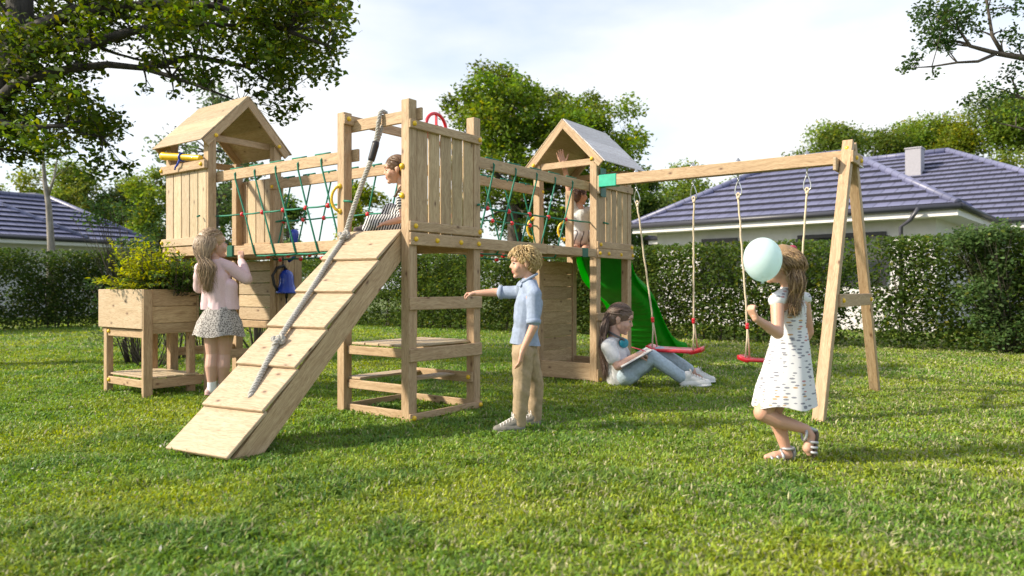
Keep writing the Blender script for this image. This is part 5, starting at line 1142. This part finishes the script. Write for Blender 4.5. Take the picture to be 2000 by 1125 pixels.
# ---------------- girl in pink cardigan, seen from behind
def pink_girl():
    D = 7.02; J = P3(D); base = at(423, CY, D); base.z = 0; off = base
    t = thing('person', 'girl in a pale pink cardigan and leopard print skirt holding the bridge beam', 'person', base)
    B = Blob(off); f = (.70, .68, .16); hc = J(416, 477, .02); p, k, M = head(B, hc, f, .285, (-.1, -.1, 1))
    nk = J(419, 510, .0); ch = J(424, 545, .02); wa = J(430, 592, .02); pe = J(430, 628, .02)
    B.cap(p(0, -.02, -.06), .05, nk, .05); B.cap(nk, .06, ch, .105); B.cap(ch, .11, wa, .09); B.cap(wa, .09, pe, .105)
    shr, elr, wrr = J(450, 524, .05), J(482, 545, .10), J(470, 505, .30); shl, ell_, wrl = J(393, 525, .02), J(389, 562, .14), J(412, 520, .36)
    B.cap(ch, .06, shr, .055); B.chain([shr, elr, wrr], [.05, .042, .027]); B.cap(ch, .06, shl, .055); B.chain([shl, ell_, wrl], [.05, .042, .027])
    hand(B, wrr, (-.02, .22, 1), (0, 1, .1), .150, 1.0, .02, -1, .5); hand(B, wrl, (.05, .25, 1), (0, 1, .1), .150, 1.0, .02, 1, .5)
    kl, al = J(415, 692, .02), J(414, 752, .0); kr, ar = J(438, 692, .05), J(434, 754, .06)
    B.chain([J(415, 640, .02), kl, J(413, 715, -.005), al], [.088, .058, .060, .037]); B.chain([J(441, 640, .04), kr, J(437, 715, .03), ar], [.088, .058, .060, .037])
    ankl = Vector((al.x, al.y, .10)); ankr = Vector((ar.x, ar.y, .08)); B.chain([al, ankl, ankl + Vector((.02, .10, -.06))], [.037, .036, .034]); B.chain([ar, ankr, ankr + Vector((.05, .12, -.05))], [.037, .036, .034])
    B.build('body', [SKINP, LIP], t, .0045, 4, zones=[(lip_zone(p, off), 1)])
    hm = hair_mat('light_brown_hair', (0.17, 0.11, 0.065), (0.42, 0.30, 0.19)); face_bits(p, k, M, t, off, hm); hair_cap(p, k, M, t, off, hm, .006, -.025, 1.03)
    random.seed(8); L_ = []; f_, r_, u_ = frame(f, (-.1, -.1, 1)); gat = p(0, -.108, .01)
    for i in range(330):           # top hair swept back to a clip
        th = random.uniform(-1.9, 1.9) if i < 90 else random.uniform(-math.pi, math.pi); ph = random.uniform(.1, 1.25); a = scalp(p, th, ph, 1.0); P_ = [a]
        for j in range(1, 7):
            s = j / 6; q = a.lerp(gat, s); d = q - p(0, -.012, .026); q = p(0, -.012, .026) + d.normalized() * max(d.length, .094 * k); P_.append(q)
        L_.append((P_, .0034))
    for i in range(800):           # loose hair hanging down the back
        th = random.choice((-1, 1)) * random.uniform(1.5, math.pi); ph = random.uniform(.9, 1.7); a = scalp(p, th, ph, 1.02)
        tip = J(404 + random.gauss(0, 8), random.uniform(540, 578) - 6 * abs(random.gauss(0, 1)), -.09 + random.gauss(0, .02)); P_ = [a]; m1 = a + (a - hc).normalized() * .025 + Vector((0, -.01, -.06)); m2 = J(402 + (th % 6.28 - math.pi) * 5 + random.gauss(0, 5), 528 + random.uniform(-6, 6), -.125 + random.gauss(0, .014)); P_ = smooth_path([a, m1, m1.lerp(m2, .6), m2, tip], 4)
        L_.append((P_, random.uniform(.0022, .0042)))
    for i in range(150): 
        a = gat + Vector((random.gauss(0, .012), random.gauss(0, .01), random.gauss(0, .012))); tip = J(407 + random.gauss(0, 7), random.uniform(520, 572), -.13); L_.append((smooth_path([a, a + Vector((0, -.03, -.05)), J(404 + random.gauss(0, 6), 520, -.15 + random.gauss(0, .01)), tip], 4), .0035))
    locks('hair', L_, hm, t, off)
    CD = cloth('pale_pink_knit', (0.68, 0.50, 0.52), .07, 120); B = Blob(off)
    B.cap(nk + Vector((0, 0, -.02)), .066, ch, .122); B.cap(ch, .122, wa, .112); B.cap(wa, .114, J(430, 625, .02), .138); 
    for q in (-1, 1): B.cap(J(429 + q * 19, 560, .02), .075, J(430 + q * 21, 612, .02), .080)
    B.cap(J(430, 514, .02), .055, shr, .066); B.chain([shr, elr, elr.lerp(wrr, .82)], [.064, .056, .040]); B.cap(J(408, 514, .02), .055, shl, .066); B.chain([shl, ell_, ell_.lerp(wrl, .82)], [.064, .056, .040])
    s = B.build('cardigan', CD, t, .006, 4, .0035, 22.0, cut=(J(430, 604, .02), (0, 0, 1)))
    skirt('skirt', [(J(430, 592, .02), .110, .095), (J(430, 604, .02), .140, .120), (J(429, 628, .03), .205, .17), (J(428, 644, .03), .225, .185), (J(428, 655, .03), .240, .20)], leopard_mat(), t, off, 9, .028, seed=2)
    PK = cloth('pink_shoe', (0.62, 0.38, 0.36), .06, 60); SK = cloth('white_sock', (0.74, 0.73, 0.74), .05, 90)
    for a_, an_ in ((al, ankl), (ar, ankr)): B = Blob(off); B.cap(Vector((a_.x, a_.y, .175)), .042, an_, .043); B.cap(an_, .043, an_ + Vector((.02, .08, -.05)), .040); B.build('sock', SK, t, .005, 3)
    for an_, dx in ((ankl, .0), (ankr, .04)):
        h = Vector((an_.x - .045 - dx * .2, an_.y - .05, .055)); q = Vector((h.x + .10 + dx, h.y + .21, 0.005)); shoe(t, off, h, q, PK)
pink_girl()

# ---------------- girl sitting on the grass, writing
def reading_girl():
    D = 8.0; J = lambda x, y, dd=0.0: at(x, y, 8.0 + dd) - Vector((0, 0, .035)); base = at(1220, CY, D); base.z = 0; off = base
    t = thing('person', 'long haired girl in white tee and pale jeans sitting on the grass writing', 'person', base)
    B = Blob(off); f = (.95, -.14, -.26); up = (.25, 0, 1); hc = J(1211, 617); p, k, M = head(B, hc, f, .315, up)
    nk = J(1200, 652); ch = J(1199, 684); wa = J(1204, 716); pe = J(1214, 730)
    B.cap(p(0, -.025, -.06), .062, nk, .062); B.cap(nk, .07, ch, .115); B.cap(ch, .12, wa, .105); B.cap(wa, .10, pe, .10)
    shn, eln, wrn = J(1188, 672, -.15), J(1207, 709, -.23), J(1242, 688, -.25); shf, elf, wrf = J(1208, 670, .15), J(1228, 696, .20), J(1249, 690, .02)
    B.cap(ch, .07, shn, .068); B.chain([shn, eln, wrn], [.058, .046, .031]); B.cap(ch, .07, shf, .066); B.chain([shf, elf, wrf], [.058, .046, .031])
    hand(B, wrn, (1, .12, .22), (.1, .5, -.8), .19, .75, .02, -1, .6); hand(B, wrf, (1, -.1, .02), (.1, -.5, .8), .18, .6, .04, 1, .5)
    kn, an, kf, af = J(1272, 690, -.10), J(1336, 733, -.12), J(1290, 684, .14), J(1352, 719, .12)
    B.chain([J(1222, 725, -.09), kn, an], [.088, .062, .046]); B.chain([J(1224, 725, .09), kf, af], [.088, .062, .046])
    B.cap(an, .046, J(1348, 742, -.12), .045); B.cap(af, .046, J(1366, 732, .12), .045)
    B.build('body', [SKINP, LIP], t, .0055, 4, zones=[(lip_zone(p, off), 1)])
    hm = hair_mat('dark_brown_hair', (0.075, 0.045, 0.032), (0.19, 0.125, 0.095)); face_bits(p, k, M, t, off, hm); hair_cap(p, k, M, t, off, hm, .0, -.01, 1.02)
    random.seed(12); L_ = []; gat = J(1190, 606, -.01); c0 = p(0, -.012, .026)
    for i in range(480):
        th = random.uniform(-math.pi, math.pi); ph = random.uniform(.05, 1.5) if abs(th) > 1.3 else random.uniform(.05, 1.14); a = scalp(p, th, ph, 1.0); P_ = [a]
        for j in range(1, 7): q = a.lerp(gat, j / 6); d = q - c0; P_.append(c0 + d.normalized() * max(d.length, .096 * k) if j < 6 else gat)
        L_.append((P_, .0042))
    for i in range(620):
        a = gat + Vector((random.gauss(0, .018), random.gauss(0, .022), random.gauss(0, .014))); m1 = J(1181 + random.gauss(0, 3), 632, -.03 + random.gauss(0, .035)); m2 = J(1177 + random.gauss(0, 3.2), 672, -.04 + random.gauss(0, .04)); tip = J(1184 + random.gauss(0, 4), random.uniform(695, 735), -.03 + random.gauss(0, .04)); L_.append((smooth_path([a, m1, m2, tip], 5), random.uniform(.0032, .0055)))
    locks('hair', L_, hm, t, off)
    TE_ = cloth('white_tee', (0.66, 0.65, 0.66), .05, 60); B = Blob(off); B.cap(nk + Vector((0, 0, -.045)), .082, ch, .132); B.cap(ch, .132, wa, .122); B.cap(wa, .122, J(1206, 731), .118)
    B.cap(J(1194, 664, -.06), .07, shn, .082); B.cap(shn, .08, shn.lerp(eln, .55), .076); B.cap(J(1204, 662, .06), .07, shf, .08); B.cap(shf, .078, shf.lerp(elf, .55), .072); B.build('tee_shirt', TE_, t, .007, 4, .005, 20.0)
    JE = cloth('pale_jeans', (0.40, 0.49, 0.57), .14, 45); B = Blob(off); B.cap(J(1208, 728), .118, pe, .125); B.chain([J(1224, 726, -.09), kn, kn.lerp(an, .9)], [.112, .082, .070]); B.chain([J(1226, 726, .09), kf, kf.lerp(af, .86)], [.112, .084, .070]); B.build('jeans', JE, t, .007, 4, .0045, 24.0)
    WS = cloth('white_canvas', (0.72, 0.72, 0.71), .04, 60); h1 = J(1328, 752, -.12); h1.z = 0; q1 = h1 + Vector((.33, -.04, .03)); h2 = J(1346, 744, .12); h2.z = .03; q2 = h2 + Vector((.30, .02, .0))
    for h, q in ((h1, q1), (h2, q2)): s = shoe(t, off, h, q, WS); laces(s, t, off, h, q, EYEW)
    # things she holds and wears
    ct = J(1243, 694, -.29); nb = thing('notebook', 'thin white notebook resting on the sitting girl\'s knees', 'notebook', ct); a_, b_ = J(1213, 712, 0), J(1271, 680, 0); x = (b_ - a_).normalized(); y = Vector((0, 1, 0)); z = x.cross(y); Mn = Matrix((x, y, z)).transposed(); Ln = (b_ - a_).length
    mb = MB(); mb.box((-Ln / 2, -.17, 0), (Ln / 2, .17, .012), Mn, (0, .13, 0), ch=.002); mb.build('pages', EYEW, nb); mb = MB(); mb.box((-Ln / 2 - .004, -.175, -.005), (Ln / 2 + .004, .175, -.0005), Mn, (0, .13, 0), ch=.001); mb.build('cover', plain('navy_card', (.06, .06, .09), .5), nb)
    pe_ = J(1258, 680, -.24); pn = thing('pen', 'pink red pen in the sitting girl\'s hand', 'pen', pe_); mb = MB(); mb.tube([Vector((-.13, .02, .045)), Vector((-.02, .0, .015)), Vector((.035, -.01, -.005))], [.006, .0065, .002], 8); mb.build('barrel', plain('pink_pen', (.55, .03, .08), .35), pn)
    hp = thing('headphones', 'teal and grey headphones worn round the sitting girl\'s neck', 'headphones', nk); G_ = plain('grey_rubber', (.09, .09, .095), .5); TL = plain('teal_shell', (.01, .22, .30), .35)
    mb = MB(); R0 = Matrix.Rotation(R(28), 3, 'Y'); mb.tube([R0 @ Vector((-math.cos(a) * .12 + .03, math.sin(a) * .12, .02)) for a in np.linspace(-2.1, 2.1, 26)], [.012] * 26, 8); mb.build('headband', G_, hp)
    for s_, m_ in ((-1, TL), (1, TL)):
        e = R0 @ Vector((.105, s_ * .085, -.01)); Mx = (Vector((.35, s_ * 1.0, .0))).to_track_quat('Z', 'Y').to_matrix(); mb = MB(); mb.lathe([(0, .026), (.040, .024), (.052, .012), (.052, -.008), (.0, -.01)], e, Mx, 22); mb.build('ear_cup', m_, hp); mb = MB(); mb.lathe([(.0, -.034), (.03, -.034), (.050, -.028), (.050, -.009), (.0, -.009)], e, Mx, 22); mb.build('ear_pad', G_, hp)
reading_girl()

# ---------------- girl in the white dress walking past with a balloon
def walking_girl():
    D = 4.50; J = P3(D); base = at(1530, CY, D); base.z = 0; off = base
    t = thing('person', 'girl in a sleeveless white printed dress walking, one foot lifted, face behind the balloon', 'person', base)
    B = Blob(off); f = (-.93, .36, -.02); hc = J(1524, 518); p, k, M = head(B, hc, f, .222)
    nk = J(1541, 560); ch = J(1543, 605); wa = J(1543, 655); pe = J(1540, 705)
    B.cap(p(0, -.02, -.06), .042, nk, .042); B.cap(nk, .05, ch, .078); B.cap(ch, .084, wa, .07); B.cap(wa, .072, pe, .085)
    shl, ell_, wrl = J(1518, 590, -.09), J(1519, 651, -.16), J(1476, 622, -.24); shr, elr, wrr = J(1569, 588, .10), J(1579, 648, .16), J(1560, 690, .22)
    B.cap(ch, .045, shl, .04); B.chain([shl, ell_, wrl], [.041, .034, .0215]); B.cap(ch, .045, shr, .04); B.chain([shr, elr, wrr], [.040, .033, .0215])
    hand(B, wrl, (-.50, -.15, .85), (.6, .4, .3), .13, .95, .02, 1, .5); hand(B, wrr, (-.5, .2, -.8), (-.6, .2, .5), .13, .5, .05, -1, .5)
    kl, al = J(1489, 806, -.035), J(1574, 838, -.03); kr, ar = J(1509, 806, .05), J(1535, 878, .05)
    B.chain([J(1534, 718, -.035), kl, kl.lerp(al, .35) + Vector((0, 0, -.012)), al], [.078, .052, .047, .029]); B.chain([J(1540, 722, .06), kr, kr.lerp(ar, .35) + Vector((.012, 0, 0)), ar], [.078, .052, .047, .029])
    fl = al + Vector((.020, .0, -.145)); B.chain([al, al + Vector((.03, 0, -.045)), fl + Vector((-.01, 0, .03)), fl], [.028, .029, .030, .019]); fr = Vector((ar.x - .125, ar.y - .02, .026)); B.chain([ar, Vector((ar.x + .012, ar.y, .036)), fr + Vector((.05, 0, .006)), fr], [.030, .030, .030, .018])
    B.build('body', [SKIN, LIP], t, .004, 4, zones=[(lip_zone(p, off), 1)])
    hm = hair_mat('golden_brown_hair', (0.10, 0.055, 0.028), (0.42, 0.27, 0.13)); face_bits(p, k, M, t, off, hm); hair_cap(p, k, M, t, off, hm, .006, -.02, 1.04)
    random.seed(14); L_ = []
    for i in range(1100):
        th = random.choice((-1, 1)) * random.uniform(.5, math.pi); ph = random.uniform(.15, 1.6) if abs(th) > 1.3 else random.uniform(.1, .95); a = scalp(p, th, ph, 1.02); d = (a - hc).normalized()
        side = (1 if th > 0 else -1); m1 = a + d * .016 + Vector((.03, -.01, -.045)); m2 = J(1556 + random.gauss(0, 6), 548 + random.uniform(-8, 8), -.06 + .04 * -side + random.gauss(0, .02)); tip = J(1552 + random.gauss(0, 7), random.uniform(575, 622), -.095 + random.gauss(0, .02)); w0 = random.uniform(0, 6.28)
        P_ = smooth_path([a, m1, m2, m2.lerp(tip, .5) + Vector((.008 * math.sin(w0), 0, 0)), tip], 4); L_.append((P_, random.uniform(.0016, .0030)))
    locks('hair', L_, hm, t, off)
    mb = MB(); c = p(.035, -.04, .098); RB_ = plain('dark_pink_bow', (.42, .03, .08), .5)
    for s in (-1, 1): mb.ball(c + Vector((s * .030, 0, .002 * s)), (.030, .014, .019), seg=12, ring=8)
    mb.ball(c, (.010, .014, .012)); mb.tube([c, c + Vector((-.05, -.01, .006)), c + Vector((-.07, -.02, .0))], [.007, .012, .006], 6); mb.build('hair_bow', RB_, t, off)
    DR_ = dash_mat(); B = Blob(off); B.cap(nk + Vector((0, 0, -.03)), .056, ch, .094); B.cap(J(1528, 578, -.05), .045, shl + Vector((.0, 0, .012)), .050); B.cap(J(1556, 578, .05), .045, shr + Vector((0, 0, .012)), .048); B.cap(ch, .097, wa, .094)
    for (x, y, r) in ((1541, 690, .105), (1537, 730, .118), (1533, 765, .125)): B.cap(wa, .092, J(x, y), r)
    rings = [(J(1543, 640), .098, .085), (J(1541, 680), .122, .105), (J(1537, 720), .148, .125), (J(1533, 755), .175, .150), (J(1531, 791), .192, .165)]
    B = Blob(off); B.cap(nk + Vector((0, 0, -.03)), .056, ch, .094); B.cap(J(1528, 578, -.05), .045, shl + Vector((.0, 0, .012)), .050); B.cap(J(1556, 578, .05), .045, shr + Vector((0, 0, .012)), .048); B.cap(ch, .097, J(1543, 650), .088); B.build('dress_bodice', DR_, t, .005, 4, .002, 30.0)
    skirt('dress_skirt', rings, DR_, t, off, 7, .035, seed=5)
    SI = plain('silver_strap', (.42, .42, .44), .4, .3); BR = plain('brown_sole', (.10, .075, .06), .7)
    for nm, heel, toe, up, ank in (('sandal', Vector((ar.x + .048, ar.y, .004)), Vector((ar.x - .150, ar.y - .025, .004)), Vector((0, 0, 1)), ar), ('sandal', al + Vector((.068, 0, -.005)), fl + Vector((.028, 0, -.03)), Vector((-1, 0, -.1)), al)):
        d = (toe - heel).normalized(); Ls = (toe - heel).length; sd = d.cross(up).normalized(); up2 = sd.cross(d); Mx = Matrix((d, sd, up2)).transposed(); B = Blob(off)
        B.ell(heel + d * Ls * .26 + up2 * .002, (Ls * .27, .030, .012), Mx); B.ell(heel + d * Ls * .70 + up2 * .002, (Ls * .30, .036, .012), Mx); B.cap(heel + d * Ls * .3, .013, heel + d * Ls * .7, .013); s = B.build(nm, BR, t, .004, 2); mb = MB()
        for q, h, r in ((.60, .046, .036), (.78, .036, .036), (.42, .062, .032)):
            c = heel + d * Ls * q; mb.tube([c - sd * .036, c - sd * r + up2 * h * .6, c + up2 * h, c + sd * r + up2 * h * .6, c + sd * .036], [.009] * 5, 6)
        ca = heel + d * Ls * .20 + up2 * .075; mb.tube([ca + (d * math.cos(a) + sd * math.sin(a)) * .036 for a in np.linspace(0, 6.283, 18, endpoint=False)], .0085, 6, closed=True); mb.tube([heel + d * .01, heel + up2 * .04 - d * .004, ca - d * .036], .012, 6); mb.build('strap', SI, s, off)
    bc = at(1489.5, 507, 4.34); bl = thing('balloon', 'pale blue balloon in front of the walking girl\'s face', 'balloon', bc); mb = MB(); rx, rz = 37.5 / FPX * 4.34, 43.0 / FPX * 4.34
    pr = [(1e-4, -rz - .012), (.011, -rz - .012), (.006, -rz - .002)] + [(rx * math.sin(a) * (1 - .06 * (1 + math.cos(a)) / 2), -rz * math.cos(a)) for a in np.linspace(.10, math.pi - .001, 26)]
    mb.lathe(pr, (0, 0, 0), None, 36)
    m, n, b = mat('pale_blue_latex'); b.inputs['Base Color'].default_value = (.74, .85, .86, 1); b.inputs['Roughness'].default_value = .42; tr = N(n, 'ShaderNodeBsdfTranslucent'); tr.inputs[0].default_value = (.75, .92, .93, 1); ms = N(n, 'ShaderNodeMixShader'); ms.inputs[0].default_value = .45; o = n.nodes['Material Output']; n.links.new(b.outputs[0], ms.inputs[1]); n.links.new(tr.outputs[0], ms.inputs[2]); n.links.new(ms.outputs[0], o.inputs[0])
    mb.build('skin', m, bl)
walking_girl()

# ---------------- girl in a striped dress sitting on the middle tower deck
def deck_girl():
    D = 6.34; J = P3(D); base = J(790, 462); off = base
    t = thing('person', 'girl in a black and white striped dress sitting on the middle tower deck', 'person', base)
    B = Blob(off); f = (-1, -.08, -.10); hc = J(774, 332); p, k, M = head(B, hc, f, .235); nk = J(789, 368); ch = J(796, 396); wa = J(798, 424); pe = J(800, 438)
    B.cap(p(0, -.022, -.06), .043, nk, .045); B.cap(nk, .055, ch, .085); B.cap(ch, .09, wa, .075); B.cap(wa, .08, pe, .09)
    shn, eln, wrn = J(787, 386, -.10), J(789, 428, -.15), J(755, 436, -.17); shf, elf, wrf = J(796, 384, .12), J(790, 424, .16), J(762, 428, .08)
    B.cap(ch, .05, shn, .044); B.chain([shn, eln, wrn], [.041, .034, .022]); B.cap(ch, .05, shf, .044); B.chain([shf, elf, wrf], [.041, .034, .022]); hand(B, wrn, (-1, .1, -.05), (0, .2, -1), .14, .4, .06, 1, .5); hand(B, wrf, (-1, -.1, -.1), (0, 0, -1), .14, .4, .06, -1, .5)
    kn, kf = J(728, 436, -.13), J(762, 412, .14); B.chain([J(797, 442, -.05), kn, J(745, 452, .0)], [.075, .05, .035]); B.chain([J(797, 440, .06), kf, J(742, 450, .10)], [.075, .052, .036]); B.cap(J(735, 452, .05), .034, J(712, 450, .02), .03)
    B.build('body', [SKIN, LIP], t, .004, 4, zones=[(lip_zone(p, off), 1)]); hm = hair_mat('brown_hair', (0.10, 0.055, 0.032), (0.24, 0.145, 0.085)); face_bits(p, k, M, t, off, hm); hair_cap(p, k, M, t, off, hm, .0, -.012, 1.0)
    random.seed(3); L_ = []; gat = p(0, -.105, -.03); c0 = p(0, -.012, .026)
    for i in range(420):
        th = random.uniform(-math.pi, math.pi); ph = random.uniform(.05, 1.45) if abs(th) > 1.35 else random.uniform(.05, 1.14); a = scalp(p, th, ph, 1.0); P_ = [a]
        for j in range(1, 7): q = a.lerp(gat, j / 6); d = q - c0; P_.append(c0 + d.normalized() * max(d.length, .093 * k))
        L_.append((P_, .0030))
    for i in range(140):
        a = gat + Vector((random.gauss(0, .01), random.gauss(0, .012), 0)); L_.append((smooth_path([a, J(789 + random.gauss(0, 2), 362, -.075), J(780 + random.gauss(0, 2), 374, -.115), J(773 + random.gauss(0, 2), 385, -.12)], 4), .006))
    locks('hair', L_, hm, t, off)
    ST = stripes_mat('striped_jersey', (0.015, 0.015, 0.02), (0.66, 0.64, 0.63), (.10, .25, 1.0), 42.0); SK_ = stripes_mat('striped_jersey_skirt', (0.015, 0.015, 0.02), (0.66, 0.64, 0.63), (1.0, .25, -.42), 46.0)
    B = Blob(off); B.cap(nk + Vector((0, 0, -.03)), .056, ch, .100); B.cap(ch, .102, wa, .092); B.cap(J(791, 378, -.05), .05, shn, .056); B.cap(shn, .055, shn.lerp(eln, .38), .052); B.cap(J(795, 378, .05), .05, shf, .055); B.cap(shf, .055, shf.lerp(elf, .38), .052); B.build('bodice', ST, t, .005, 4, .002, 28.0)
    B = Blob(off); B.cap(wa, .094, pe, .108); B.chain([J(796, 440, -.06), kn, J(718, 448, -.13)], [.098, .074, .05]); B.chain([J(796, 438, .06), kf, J(752, 440, .12)], [.098, .072, .05]); B.cap(J(780, 446, 0), .08, J(735, 450, 0), .05); B.build('skirt', SK_, t, .006, 4, .004, 22.0)
    GY = cloth('grey_shoe', (.12, .095, .09), .1, 50); h = J(728, 457, -.06); shoe(t, off, h, h + Vector((-.115, -.09, .01)) * 1.25, GY); h = J(735, 457, .10); shoe(t, off, h, h + Vector((-.15, -.03, .01)), GY)
deck_girl()

# ---------------- child kneeling in the right tower, one arm raised
def tower_child():
    D = 8.75; J = P3(D); base = J(1133, 491); off = base
    t = thing('person', 'short haired child in a pale tee inside the right tower raising an arm', 'person', base)
    B = Blob(off); f = (.75, .55, .12); hc = J(1130, 381); p, k, M = head(B, hc, f, .245); nk = J(1131, 405); ch = J(1133, 424); wa = J(1134, 446); pe = J(1134, 462)
    B.cap(p(0, -.02, -.06), .043, nk, .045); B.cap(nk, .055, ch, .09); B.cap(ch, .092, wa, .085); B.cap(wa, .085, pe, .095)
    shl, ell_, wrl = J(1118, 408, -.02), J(1109, 358, -.06), J(1101, 322, -.12); shr, elr, wrr = J(1149, 412, .05), J(1154, 438, .12), J(1146, 452, .22)
    B.cap(ch, .05, shl, .048); B.chain([shl, ell_, wrl], [.044, .036, .026]); B.cap(ch, .05, shr, .045); B.chain([shr, elr, wrr], [.042, .034, .023]); hand(B, wrl, (-.35, -.10, 1), (.15, -.95, .1), .20, .12, .14, 1, .75); hand(B, wrr, (-.2, .5, -.6), (-.6, .2, .2), .14, .5, .05, -1, .5)
    B.chain([J(1127, 464, -.02), J(1129, 484, .10), J(1122, 486, -.20)], [.085, .06, .04]); B.chain([J(1143, 464, .05), J(1147, 484, .16), J(1142, 486, -.12)], [.085, .06, .04])
    B.build('body', [SKIN, LIP], t, .0045, 4, zones=[(lip_zone(p, off), 1)]); hm = hair_mat('short_brown_hair', (0.085, 0.045, 0.03), (0.20, 0.11, 0.075)); face_bits(p, k, M, t, off, hm); hair_cap(p, k, M, t, off, hm, .002, -.02, 1.0, wr=.003)
    random.seed(6); L_ = []
    for i in range(620):
        th = random.choice((-1, 1)) * random.uniform(0, math.pi); ph = math.acos(random.uniform(-.25, 1))
        if abs(th) < 1.2 and ph > .95: continue
        a = scalp(p, th, ph, 1.0); n_ = (a - hc).normalized(); dn = Vector((0, 0, -1)); tg = (dn - n_ * dn.dot(n_) + Vector((random.gauss(0, .2), random.gauss(0, .2), 0))).normalized(); L_.append(([a, a + n_ * .012 + tg * .014, a + n_ * .013 + tg * .032], .0028))
    locks('hair', L_, hm, t, off)
    TE_ = cloth('off_white_tee', (0.62, 0.62, 0.60), .06, 60); B = Blob(off); B.cap(nk + Vector((0, 0, -.03)), .058, ch, .105); B.cap(ch, .106, wa, .102); B.cap(wa, .102, J(1134, 450), .105); B.cap(J(1125, 414, -.02), .055, shl, .060); B.cap(shl, .060, shl.lerp(ell_, .30), .056); B.cap(J(1142, 414, .03), .055, shr, .056); B.cap(shr, .056, shr.lerp(elr, .6), .052); B.build('tee_shirt', TE_, t, .006, 4, .0035, 24.0)
    B = Blob(off); B.cap(J(1134, 454), .104, pe, .108); B.chain([J(1127, 464, -.02), J(1128, 483, .08)], [.10, .082]); B.chain([J(1142, 464, .05), J(1146, 483, .14)], [.10, .082]); B.build('shorts', scribble_mat(), t, .006, 4, .003, 24.0)
tower_child()
